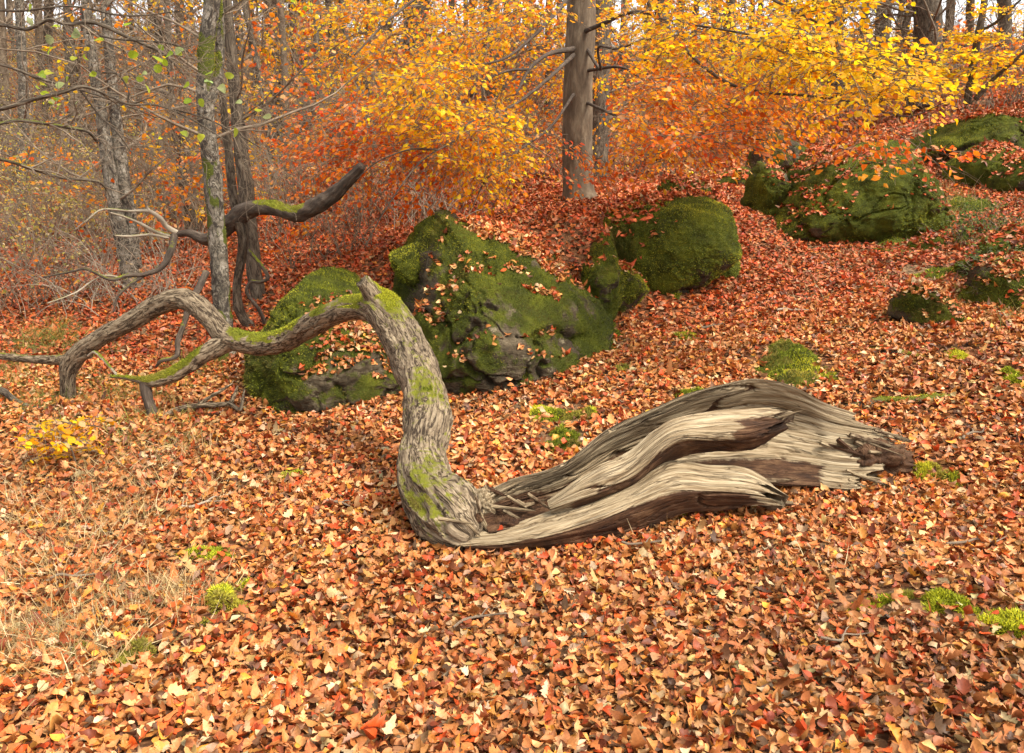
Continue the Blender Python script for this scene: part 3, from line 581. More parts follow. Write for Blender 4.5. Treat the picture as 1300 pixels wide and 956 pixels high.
slab('split_slab', [[(586,672,2.97),(582,684,2.93),(588,694,2.9),(598,700,2.93)], [(640,669,3.0),(640,679,2.93),(645,690,2.9),(650,702,2.94)], [(692,651,3.05),(696,663,2.97),(705,678,2.92),(714,700,2.98)], [(750,632,3.12),(755,643,3.03),(760,661,2.98),(767,693,3.05)],
 [(800,610,3.19),(805,623,3.1),(808,642,3.04),(817,676,3.12)], [(850,586,3.26),(855,602,3.17),(858,625,3.1),(864,653,3.18)], [(900,592,3.3),(905,607,3.22),(905,624,3.16),(911,648,3.23)], [(950,597,3.30),(952,612,3.24),(955,627,3.19),(957,640,3.22)], [(1000,630,3.22),(1002,634,3.21),(1004,638,3.20),(1004,644,3.21)]],
 .06, 23, ft, (.0, .09), lambda u, v: 1.1*ss(v, .62, .72)*(1-ss(u, .88, .97)), 380, 90, .009, label='front slab with a pale top and a dark rotten underside')
# crumbling heartwood, dark lumps standing in for shaded hollows, and splinters
def lump(name, px, py, Y, rx, rz, ry, seed, rot_shade=1., parent=ft):
    c = P(px, py, Y); s = mpp(px, py, Y); th = np.linspace(.05, np.pi-.05, 44); ph = np.linspace(0, 2*np.pi, 64, endpoint=False)
    D = np.stack([np.sin(th)[:, None]*np.cos(ph), np.broadcast_to(np.cos(th)[:, None], (44, 64)), np.sin(th)[:, None]*np.sin(ph)], -1).reshape(-1, 3)
    V = D*np.array([rx*s, ry, rz*s]); V = V*(1+.5*fbm(D*2.2, seed, 4)+.30*fbm(D*np.array([3, 9, 9]), seed+1, 4))[:, None]+c
    k = (np.arange(43)*64)[:, None]; j = np.arange(64)[None]; j2 = (j+1) % 64; Q = np.stack([k+j, k+j2, k+64+j2, k+64+j], -1).reshape(-1, 4)
    return mesh(name, local(parent, V), [Q], M['weathered_wood'], parent, tc=D*.1+[0, seed, 0], rot_shade=np.full(len(V), rot_shade))
lump('heartwood_or_hollow_shade', 1108, 588, 3.66, 46, 28, .10, 31)
lump('heartwood_or_hollow_shade', 640, 668, 3.05, 40, 15, .08, 32, .8)  # dark lump painting the shade of the hollow behind the torn end
lump('heartwood_or_hollow_shade', 601, 660, 2.97, 11, 9, .03, 34, 1.)  # small dark lump in place of the shaded hole at the trunk end
lump('heartwood_or_hollow_shade', 608, 640, 3.06, 18, 20, .05, 33, .25)
def splinters(seed, specs):
    r = np.random.default_rng(seed)
    for px, py, Y, n, spread, dx, dy, ln in specs:
        for k in range(n):
            a = P(px+r.normal(0, spread), py+r.normal(0, spread*.7), Y+r.normal(0, .02)); s = mpp(px, py, Y)
            d = np.array([dx+r.normal(0, .25), r.normal(0, .25), -dy+r.normal(0, .25)]); d /= np.linalg.norm(d); L = ln*s*r.uniform(.5, 1.2)
            w = r.uniform(2., 6.)*s/2
            V, FS, tc, N = tube([a-d*L*.4, a, a+d*L*.6, a+d*L], [w*1.3, w*1.2, w*.8, w*.15], 6, 10, disp=.3, seed=k)
            mesh('splinter', local(ft, V), FS, M['weathered_wood'], ft, smooth=False, tc=tc, rot_shade=np.full(len(V), r.choice([.1, .15, .5, .7])))
splinters(5, [(1092,572,3.64,12,16,1.,.25,50),(1090,606,3.52,7,8,1.,.25,44),(1120,556,3.7,5,8,1.,.15,40),(950,612,3.28,8,12,1.,.25,36),(985,640,3.28,6,5,1.,.12,36),(985,535,3.43,4,7,1.,-.35,40),(598,650,2.97,14,12,.5,1.,30),(585,672,2.92,8,10,1.,.2,34),(650,640,3.08,8,14,1.,.3,40),(575,628,3.06,4,10,.4,1.,44)])
# ------------------------------------------------------------------ dead leaning limb behind
db = thing('dead_branch', 'dark dead limb with a moss saddle standing on a thin prop behind the fallen tree', 'dead branch', onground(316, 416))
limb('limb', [(a_, b_, w_*.84, y_) for a_, b_, w_, y_ in [(460,211,13,6.3),(447,224,17,6.35),(425,246,21,6.42),(400,262,24,6.48),(375,271,23,6.55),(345,264,22,6.6),(318,266,23,6.66),(298,278,24,6.72),(280,294,22,6.78),(262,304,17,6.85),(240,296,11,6.88),(222,298,9,6.88)]], db, 'dark_bark', 28, 160, disp=.22, fib=.12, seed=61, mlo=-.35, mhi=.5, fz=2500, end_jag=.03, zone=lambda V, N: 1.2*ss(V[:, 0], -2.2, -2.0)*(1-ss(V[:, 0], -1.75, -1.6))*ss(N[:, 2], .0, .5))
limb('prop', [(304,280,15,6.7),(309,300,13,6.74),(306,330,11,6.8),(301,360,10,6.84),(303,390,11,6.86),(312,408,12,6.88),(324,420,11,6.88)], db, 'grey_bark', 16, 60, disp=.15, fib=.1, seed=62)
limb('prop', [(315,318,5,6.74),(330,335,5,6.7),(340,352,5,6.68),(330,358,4,6.68),(318,358,4,6.7),(314,372,5,6.72),(330,395,5,6.75),(336,412,5,6.78)], db, 'dark_bark', 10, 50, disp=.2, seed=63)
for k, (mt, p) in enumerate([('dark_bark', [(222,298,9,6.88),(217,318,9,6.7),(206,338,8,6.6),(185,348,6,6.5),(160,350,5,6.4),(140,355,4,6.3),(110,342,3,6.25),(90,345,3,6.2),(55,352,2,6.1)]), ('pale_twig', [(225,296,8,6.88),(212,288,7,6.85),(202,276,6,6.8),(188,268,5,6.75),(165,268,3,6.7),(130,266,3,6.6),(110,280,2,6.5),(95,292,2,6.5)]),
  ('pale_twig', [(218,300,6,6.88),(198,294,5,6.8),(178,284,4,6.7),(160,276,3,6.6),(140,270,2,6.5)]), ('pale_twig', [(214,302,4,6.86),(190,298,4,6.75),(165,300,3,6.6),(146,299,2,6.5)]), ('pale_twig', [(190,268,4,6.75),(186,262,3,6.74),(183,254,2,6.7)]),
  ('dark_bark', [(182,350,5,6.5),(165,362,4,6.4),(150,376,3,6.35),(144,396,2,6.3)]), ('pale_twig', [(150,352,3,6.4),(135,350,3,6.3),(118,356,2,6.3),(95,372,2,6.2),(60,385,2,6.1)]),
  ('dark_bark', [(262,345,9,6.2),(252,366,9,6.1),(240,388,8,6.0),(234,410,7,5.95),(226,432,7,5.9),(224,452,6,5.85),(205,458,5,5.8),(198,466,3,5.8)]), ('pale_twig', [(150,478,3,4.9),(130,455,4,5.0),(120,447,4,5.05),(112,452,3,5.1)])]):
    limb('branch' if k < 8 else 'twig', p, db if k < 8 else ft, mt, 10, 50, disp=.15, seed=70+k)
# pale fallen sticks
for lab, subs in [('pale crooked fallen stick with mossy forks on the leaves under the fallen tree', [[(200,535,9,4.68),(225,520,10,4.8),(255,515,9,4.85),(290,512,8,4.95),(298,500,6,5.0),(302,490,3,5.05)], [(250,515,7,4.85),(265,505,6,4.95),(282,495,5,5.1),(295,487,3,5.2)], [(292,512,7,4.93),(304,520,7,4.85),(308,508,5,4.9),(310,495,3,5.0)]]),
  ('grey broken branch lying in the grass at the left picture edge', [[(-40,480,10,5.2),(0,495,11,5.1),(25,512,10,4.95),(50,520,10,4.85),(70,519,12,4.85)], [(-40,514,5,4.9),(0,518,6,4.85),(30,520,6,4.82),(52,522,6,4.82)]]),
  ('thin curved twig leaning at the foot of the broad boulder', [[(572,486,3,5.2),(582,472,3,5.2),(594,468,3,5.2),(612,469,2,5.2)]]),
  ('slim dead twig lying on the leaves near the domed boulder', [[(745,384,3,6.3),(757,393,3,6.2),(764,397,2,6.2)]])]:
    root = thing('fallen_stick', lab, 'stick', onground(subs[0][0][0], subs[0][0][1]))
    for k, p in enumerate(subs):
        p = [(a, b, w*.75, min(Y, onground(a, b)[1]-.02)) for a, b, w, Y in p]
        limb('stick' if k == 0 else 'fork', p, root, 'oak_bark' if 'pale' in lab else 'grey_bark', 14, 50, disp=.3, seed=90+k, mlo=-.1, mhi=.5)
for lab, p in [('mossy root surfacing in the leaves right of the split log', [(1075,517,8,0),(1110,512,14,0),(1150,510,13,0),(1185,507,14,0),(1208,506,10,0)]), ('short mossy root surfacing above the split log on the right', [(1090,444,6,0),(1120,445,9,0),(1145,450,10,0),(1172,456,8,0)]), ('bare root crossing the slope below the small stones', [(1110,318,6,0),(1150,322,7,0),(1190,318,5,0)])]:
    pp = []
    for a, b, w, _ in p: q = onground(a, b); pp.append((a, b, w, q[1]-.02))
    root = thing('tree_root', lab, 'root', onground(p[1][0], p[1][1])); limb('root_bark', pp, root, 'grey_bark', 16, 50, disp=.3, seed=97, mlo=.25, mhi=.6, fz=900)
# thin twigs lying loose on the litter (each its own)
rt = np.random.default_rng(77)
TW = [('thin dark twig lying in the leaves in front of the split log', 820, 700, 60), ('thin curved twig in the leaves at the bottom right', 1075, 820, 70), ('pale thin twig in the leaves at the lower left', 260, 650, 60), ('small twig in the leaves left of the trunk bend', 430, 650, 46), ('grey twig in the leaves on the path', 1005, 400, 40), ('short twig in the leaves below the path end', 905, 420, 34), ('thin twig in the leaves at the bottom centre', 610, 800, 80), ('thin twig among straw at the left', 95, 745, 60), ('small twig right of the torn log end', 1235, 560, 46), ('long twig in the leaves at the lower right edge', 1240, 700, 70)]
for lab, px, py, ln in TW:
    c = onground(px, py); s = mpp(px, py, c[1]); a = rt.uniform(-.5, .5); L = ln*s; d = np.array([math.cos(a), math.sin(a), 0])
    q = [c+d*L*t+np.array([rt.normal(0, .06), rt.normal(0, .06), 0])*L for t in np.linspace(-.5, .5, 5)]
    q = [np.array([v[0], v[1], ground(v[0], v[1])[0]+.034+.012*rt.random()]) for v in q]
    root = thing('fallen_twig', lab, 'twig', c, 'loose twigs on the leaf litter'); V, FS, tc, N = tube(q, np.array([1.3, 1.2, 1., .8, .4])*s*1.4, 8, 24, disp=.2, seed=int(px)); mesh('stick', local(root, V), FS, M['pale_twig' if 'pale' in lab or 'grey' in lab else 'twig_bark'], root, tc=tc)
    f0 = q[2]; fd = nrm((d+np.array([-d[1], d[0], .5])*.8)[None])[0]; V, FS, tc, N = tube([f0, f0+fd*L*.15, f0+fd*L*.28+[0, 0, -.01]], np.array([.9, .7, .3])*s*1.3, 6, 14, disp=.2, seed=int(py)); mesh('fork', local(root, V), FS, M['pale_twig' if 'pale' in lab or 'grey' in lab else 'twig_bark'], root, tc=tc)
# ------------------------------------------------------------------ living trees
YEL = [(.91,.50,.010),(.92,.58,.018),(.90,.41,.008),(.84,.30,.008)]; YW = [4, 3, 3, 2]
ORA = [(.82,.29,.012),(.76,.19,.010),(.86,.40,.014),(.76,.38,.15),(.62,.11,.008)]; OW = [4, 4, 3, 2, 2]
RED = [(.72,.13,.008),(.78,.21,.012),(.60,.075,.008),(.80,.37,.16),(.80,.31,.03)]; RW = [4, 4, 2, 3, 2]
GRN = [(.36,.46,.03),(.28,.38,.03),(.46,.50,.05),(.30,.36,.14)]; GW = [4, 3, 3, 2]
def inpoly(x, y, poly):
    p = np.array(poly, float); c = np.zeros(len(x), bool); j = len(p)-1
    for i in range(len(p)):
        c ^= ((p[i, 1] > y) != (p[j, 1] > y)) & (x < (p[j, 0]-p[i, 0])*(y-p[i, 1])/(p[j, 1]-p[i, 1]+1e-9)+p[i, 0]); j = i
    return c
def sprays(T, D, n, L, size, pal, wts, Tm=T_MID, droop=.25, flat=.5, jit=.0, wid=.5):
    """leafy twig sprays: centres T (S,3), directions D (S,3); returns leaves (V,F,col) and twigs (V,Q,tc)"""
    S = len(T); D = nrm(D); upv = nrm(np.array([0, 0, 1.])+rng.normal(0, .28, (S, 3))); side = nrm(np.cross(D, upv)); upv = np.cross(side, D)
    t = rng.uniform(-.5, .55, (S, n)); sd = rng.choice([-1, 1], (S, n))*np.abs(rng.normal(0, .36, (S, n)))*wid*(1.1-np.clip(t+.3, 0, 1)*.8)
    pos = T[:, None]+D[:, None]*(t*L)[..., None]+side[:, None]*(sd*L)[..., None]
    pos[..., 2] -= droop*L*(t**2+sd**2*1.3)*1.2; pos += rng.normal(0, .035*L, pos.shape)
    ax = D[:, None]*.8+side[:, None]*np.sign(sd)[..., None]*.8+rng.normal(0, .35, pos.shape); ax[..., 2] -= .35
    nn = upv[:, None]+rng.normal(0, flat, pos.shape)
    N = S*n; V, Fc, acr, m = leaves(pos.reshape(-1, 3), ax.reshape(-1, 3), nn.reshape(-1, 3), size*rng.uniform(.65, 1.2, N), Tm, .3, .25, 1.05)
    tone = np.repeat(np.exp(rng.normal(0, .12, (S, 1))), n*m, 0); C = leafcols(N, m, pal, wts, acr, .17); C[:, :3] = np.clip(C[:, :3]*tone, 0, .9)
    k = 6; K = 5; b = rng.uniform(-.45, .35, (S, k)); sg = np.where(np.arange(k) % 2, 1, -1)[None]
    s = np.linspace(0, 1, K); st = T[:, None]+D[:, None]*(b*L)[..., None]
    pth = st[:, :, None]+(D[:, None, None]*.55+side[:, None, None]*(sg[..., None, None]*.75))*(s[None, None, :, None]*L*.55); pth[..., 2] -= droop*L*.4*s**2
    pth = (pth+rng.normal(0, .008, pth.shape)).reshape(S*k, K, 3); rad = np.broadcast_to(np.linspace(.0022, .0009, K), (S*k, K))
    ctr = T[:, None]+D[:, None]*(np.linspace(-.5, .5, K)*L)[None, :, None]; ctr[..., 2] -= droop*L*np.linspace(-.5, .5, K)**2
    P2 = np.concatenate([pth, ctr]); R2 = np.concatenate([rad, np.broadcast_to(np.linspace(.004, .0015, K), (S, K))])
    return (V, Fc, C), tubes(P2, R2, 3)
def grow(par, prad, n, ln, ang, K=6, up=.0, wob=.12, tmin=.25, rs=.5, tmax=1.):
    """children of the branches par (N,K0,3): n new branches"""
    N, K0, _ = par.shape; i = rng.integers(0, N, n); t = rng.uniform(tmin, tmax, n)*(K0-1.001); k = t.astype(int); f = (t-k)[:, None]
    st = par[i, k]*(1-f)+par[i, k+1]*f; r0 = (prad[i, k]*(1-f[:, 0])+prad[i, k+1]*f[:, 0])*rs
    tg = nrm(par[i, k+1]-par[i, k]); pr = nrm(np.cross(tg, rng.normal(0, 1, (n, 3)))); d = nrm(tg*math.cos(ang)+pr*math.sin(ang)+[0, 0, up])
    L = ln*rng.uniform(.5, 1.25, n)/(K-1); pth = [st]
    for q in range(K-1):
        pth.append(pth[-1]+d*L[:, None]); d = nrm(d+rng.normal(0, wob, (n, 3))+[0, 0, up*.15])
    return np.stack(pth, 1), np.maximum(r0[:, None], .0)*np.linspace(1, .25, K)[None]
def flatcat(*ps):
    return np.concatenate([p[0] for p in ps]), np.concatenate([p[1] for p in ps])

# ---- the beech
bq = gpt(*P(737, 256, 9.5)[:2], 0)
beech = thing('beech_tree', 'beech with a smooth grey trunk and wide sprays of yellow and orange leaves', 'tree', bq)
def tlimb(name, pts, root, mat, rootz=False, **k): return limb(name, pts, root, mat, **k)
limb('trunk', [(737,272,64,9.5),(736,256,50,9.5),(734,235,40,9.5),(733,180,38,9.5),(734,100,37,9.5),(737,50,37,9.5),(738,0,36,9.5),(740,-150,36,9.5),(736,-400,30,9.5),(740,-650,20,9.4)], beech, 'beech_bark', 32, 160, disp=.05, fib=.02, seed=101, mlo=-.35, mhi=.3)
LIMBS = [[(730,62,13,9.4),(705,66,11,9.0),(690,72,9,8.7),(672,88,8,8.3),(655,120,4,7.9)], [(672,88,8,8.3),(645,90,6,7.9),(615,102,5,7.5),(590,120,3,7.1)], [(728,-10,13,9.4),(700,22,10,8.8),(678,45,8,8.3),(648,70,6,7.8),(622,80,5,7.4),(595,82,3,7.1)],
 [(728,70,10,9.3),(690,105,8,8.2),(650,135,6,7.4),(622,145,6,6.8),(595,157,6,6.5),(578,178,5,6.3),(548,195,4,6.1),(525,215,4,6.0),(490,265,3,5.9),(462,315,2,5.9)], [(555,190,4,6.1),(520,190,4,6.0),(480,205,3,5.9),(452,228,2,5.9)],
 [(742,40,11,9.4),(770,28,9,8.8),(800,16,8,8.3),(830,20,8,7.8),(858,48,8,7.3),(890,82,8,6.8),(930,108,7,6.3),(975,118,6,5.9),(1030,122,5,5.5),(1090,132,4,5.2),(1150,148,3,5.0),(1200,130,2,4.9)],
 [(744,60,9,9.4),(762,88,7,9.1),(760,60,6,8.9),(785,62,5,8.6),(820,50,5,8.2),(862,55,4,7.8),(905,50,3,7.4)], [(830,22,6,7.8),(870,30,5,7.0),(930,40,5,6.3),(1000,55,4,5.6),(1060,75,3,5.1),(1110,95,2,4.9)],
 [(744,90,8,9.4),(785,85,6,9.0),(812,98,5,8.7),(835,118,4,8.3),(870,150,3,7.5),(905,190,2,6.6)], [(742,-80,14,9.4),(800,-70,11,8.6),(880,-40,9,7.6),(960,-10,7,6.6),(1040,30,5,5.6)], [(728,-100,14,9.4),(650,-70,11,8.4),(570,-30,8,7.6),(500,20,6,7.0),(450,70,4,6.6)],
 [(728,120,7,9.3),(700,160,6,8.4),(660,190,5,7.6),(620,225,4,7.0),(600,262,2,6.8)], [(744,130,7,9.4),(790,150,6,8.6),(840,165,5,7.6),(900,170,4,6.6),(970,178,3,5.8)]]
nodes, nrad = [], []
for k, p in enumerate(LIMBS):
    p = [(a, b, w*.56, Y) for a, b, w, Y in p]
    limb('limb', p, beech, 'dark_bark', 12, 60, disp=.12, seed=110+k, mlo=-.3, mhi=.2)
    C = crom(np.array([[*P(a, b, Y), w/2*mpp(a, b, Y)] for a, b, w, Y in p]), 40); nodes.append(C[6:, :3]); nrad.append(C[6:, 3])
REG = [([(470,110),(600,60),(722,20),(722,140),(640,190),(570,215),(520,165)], 5.8, 8.2, 100, YEL+ORA[:2], YW+[3, 1]),
 ([(390,150),(470,120),(560,160),(610,215),(560,240),(490,255),(440,230),(370,215)], 6.4, 8.0, 78, RED, RW),
 ([(400,0),(722,-20),(722,50),(600,80),(480,110),(410,80)], 6.8, 8.8, 84, ORA+YEL, [3, 2, 3, 2, 1, 3, 2, 2, 2]),
 ([(750,-20),(1000,-20),(1060,70),(1000,130),(880,100),(790,50)], 6.0, 8.6, 108, YEL+ORA[:2], YW+[2, 1]),
 ([(990,20),(1100,45),(1160,80),(1195,108),(1160,125),(1080,140),(980,110),(950,50)], 4.6, 5.8, 62, YEL, [5, 4, 2, 1]),
 ([(1000,-30),(1110,-30),(1100,30),(1040,50),(990,30)], 5.4, 6.4, 24, YEL, [4, 3, 2, 1]),
 ([(800,70),(900,90),(1060,130),(1110,140),(1030,160),(940,185),(870,205),(800,205),(790,130)], 5.6, 8.8, 120, ORA, OW),
 ([(560,195),(640,175),(680,185),(690,230),(670,255),(600,250)], 6.4, 8.2, 30, ORA+YEL, [3, 2, 3, 1, 1, 2, 2, 2, 2]),
 ([(830,140),(930,160),(950,175),(910,195),(830,195)], 5.2, 6.4, 15, RED, RW), ([(1065,165),(1110,165),(1105,200),(1080,205)], 4.9, 5.3, 3, ORA, OW), ([(1160,175),(1190,170),(1190,195),(1165,200)], 4.8, 5.1, 2, RED, RW),
 ([(690,30),(760,20),(770,110),(700,110)], 9.9, 11.0, 14, ORA+YEL, [2, 2, 3, 1, 1, 3, 2, 2, 2]), ([(690,170),(770,150),(790,225),(700,235)], 6.8, 8.8, 7, RED, RW)]
REG.append(([(600,-10),(900,-10),(920,200),(800,230),(640,230),(600,150)], 9.9, 11.8, 70, ORA+YEL, [3, 2, 3, 2, 1, 3, 2, 2, 2]))
lv, tw, tws = [], [], []
tgt = []
for poly, y0, y1, cnt, pal, w in REG:
    pl = np.array(poly); xs = rng.uniform(pl[:, 0].min(), pl[:, 0].max(), cnt*12); ys = rng.uniform(pl[:, 1].min(), pl[:, 1].max(), cnt*12)
    ok = np.nonzero(inpoly(xs, ys, poly) & ((np.abs(xs-728) > 72) & ((np.abs(xs-705) > 118) | (ys > 135)) | (y0 > 6.7) & (np.abs(xs-728) > 72) | (ys < 25) | (ys > 250) | (cnt < 20) | (y0 > 9)))[0][:cnt]
    tgt.append((np.array([P(xs[k], ys[k], rng.uniform(y0, y1)) for k in ok]), pal, w))
allT = np.vstack([t[0] for t in tgt]); gid = np.concatenate([np.full(len(t[0]), i) for i, t in enumerate(tgt)])
base = P(737, 40, 9.5); order = np.argsort(np.linalg.norm(allT-base, axis=1)); ND = np.vstack(nodes); NR = np.concatenate(nrad)
dirs = np.zeros_like(allT); pths, prs = [], []
for k in order:
    T = allT[k]; dt = np.linalg.norm(ND-T, axis=1); bd = np.linalg.norm(ND-base, axis=1); j = np.argmin(dt+2.*np.maximum(bd-np.linalg.norm(T-base)+.05, 0))
    a = ND[j]; s = np.linspace(0, 1, 9)[:, None]; mid = (a+T)/2+np.array([0, 0, .12*dt[j]])+rng.normal(0, .06*dt[j], 3)
    p = a*(1-s)**2+2*mid*s*(1-s)+T*s*s+rng.normal(0, .012, (9, 3))*np.sin(s*np.pi); r = np.linspace(min(NR[j]*.6, .003+.007*dt[j]), .0022, 9)
    pths.append(p); prs.append(r); dirs[k] = (p[-1]-p[-3]); ND = np.vstack([ND, p[3:]]); NR = np.concatenate([NR, r[3:]])
dirs = nrm(dirs)+nrm(allT-base)*.5+rng.normal(0, .35, dirs.shape); dirs[:, 2] = dirs[:, 2]*.5-.12
for i, (T, pal, w) in enumerate(tgt):
    l, t = sprays(T, dirs[gid == i], 36, .60, .050, pal, w, T_MID, .22, .6); lv.append(l); tw.append((t[0], t[1], t[2]))
V, FS, _ = join([(l[0], [l[1]], l[0]) for l in lv]); mesh('foliage', local(beech, V), FS, M['hanging_leaf'], beech, col=np.vstack([l[2] for l in lv]))
V2, Q2, tc2 = tubes(np.array(pths), np.array(prs), 4)
V, FS, tc = join([(V2, [Q2], tc2)]+[(t[0], [t[1]], t[2]) for t in tw]); mesh('twig_crown', local(beech, V), FS, M['twig_bark'], beech, tc=tc)

# ---- near and middle trunks, each with its own twigs
def traced_tree(label, trunks, mat, zone=None, twigs=0, leafpal=None, nl=0, mlo=-.2, mhi=.5, fz=0, twl=1.2, cat='tree', name='tree', seed=0, lsize=.06, group=None, ns=24, tband=(.25, .95), twmat='twig_bark'):
    a = trunks[0][0]; root = thing(name, label, cat, gpt(*P(a[0], a[1], a[3])[:2]), group); paths = []
    for k, p in enumerate(trunks):
        top = p[-1]
        p = [(a_, b_, w_*.86, y_) for a_, b_, w_, y_ in p]; limb('trunk' if k == 0 else 'stem', p, root, mat, ns, 160, disp=.17, fib=.07, seed=seed+k, mlo=mlo, mhi=mhi, fz=fz if k == 0 else fz//2, zone=zone)
        C = crom(np.array([[*P(a, b, Y), w/2*mpp(a, b, Y)] for a, b, w, Y in p]), 14); paths.append(C)
    if twigs:
        A = np.array(paths); l1 = grow(A[..., :3], A[..., 3], max(3, twigs//22), twl*1.5, 1.25, 9, .05, .16, tband[0], .22, tband[1])
        l1 = (l1[0], np.minimum(l1[1], .022)); l2 = grow(l1[0], l1[1], max(6, twigs//4), twl*.8, .7, 7, .0, .2, .1, .5); l3 = grow(l2[0], l2[1], twigs, twl*.4, .7, 5, .0, .22, .05, .5)
        V, Q, tc = [], [], []; ps = [tubes(x[0], np.maximum(x[1], .0022*(P(*trunks[0][0][:2], trunks[0][0][3])[1]/8)), s) for x, s in ((l1, 5), (l2, 4), (l3, 3))]
        V, FS, tc = join([(p_[0], [p_[1]], p_[2]) for p_ in ps]); mesh('twig_crown', local(root, V), FS, M[twmat], root, tc=tc)
        if nl:
            pick = rng.integers(0, len(l3[0]), nl//7); l, t = sprays(l3[0][pick, -1], l3[0][pick, -1]-l3[0][pick, 0]+[0, 0, -.02], 7, .35, lsize, *leafpal, T_LOW if lsize > .08 else T_MID)
            mesh('foliage', local(root, l[0]), [l[1]], M['hanging_leaf'], root, col=l[2])
    return root
def patches(V, N): return .95*ss(fbm(V*np.array([9, 9, 3.4]), 211, 3), -.12, .16)-.12
traced_tree('moss patched birch trunk rising behind the left branches of the fallen tree', [[(294,474,36,6.2),(289,455,28,6.2),(283,400,24,6.25),(277,320,24,6.3),(272,250,25,6.3),(266,190,26,6.3),(260,130,23,6.3),(262,60,22,6.3),(270,0,22,6.3),(282,-120,20,6.3),(290,-330,16,6.2)], [(263,140,13,6.3),(276,100,13,6.36),(280,50,12,6.4),(276,-20,11,6.4),(270,-150,9,6.4)]], 'birch_bark', patches, 260, (GRN, GW), 60, fz=5000, twl=1.0, name='birch_tree', seed=301, tband=(.45, .9))
traced_tree('pale forked birch with a leaning double trunk at far left', [[(172,372,34,9.),(166,350,26,9.),(155,300,21,9.),(144,250,19,9.),(135,190,17,9.),(128,140,15,9.),(118,80,14,9.),(110,20,13,9.),(104,-90,11,9.)], [(172,340,18,9.05),(165,280,19,9.1),(155,220,19,9.1),(147,150,16,9.1),(140,80,14,9.1),(134,0,13,9.1),(128,-90,11,9.1)]], 'birch_bark', lambda V, N: .45*ss(fbm(V*2, 5, 3), 0, .4)-.25, 260, None, 0, fz=1500, twl=1.3, name='birch_tree', seed=311, tband=(.3, .95))
traced_tree('grey twin trunk just right of the moss patched birch', [[(337,418,34,7.6),(334,400,26,7.6),(325,360,21,7.6),(318,300,21,7.6),(312,240,22,7.6),(304,170,19,7.6),(296,90,16,7.6),(288,0,14,7.6),(284,-100,12,7.6)], [(320,340,14,7.7),(298,260,13,7.75),(290,190,12,7.8),(281,110,10,7.8),(274,20,9,7.8),(270,-90,8,7.8)]], 'grey_bark', lambda V, N: .4*ss(fbm(V*3, 6, 3), 0, .4)-.1, 220, (ORA, OW), 90, fz=1800, seed=321, tband=(.4, .95))
traced_tree('brown leaning trunk pair between the two birches', [[(250,318,16,12.),(241,240,14,12.),(232,180,14,12.),(222,145,14,12.),(212,120,9,12.),(170,110,6,11.8)], [(240,290,11,12.1),(228,200,11,12.1),(220,150,9,12.1),(214,60,8,12.1),(210,-60,7,12.1)]], 'grey_bark', None, 160, (ORA, OW), 200, seed=331, lsize=.07)
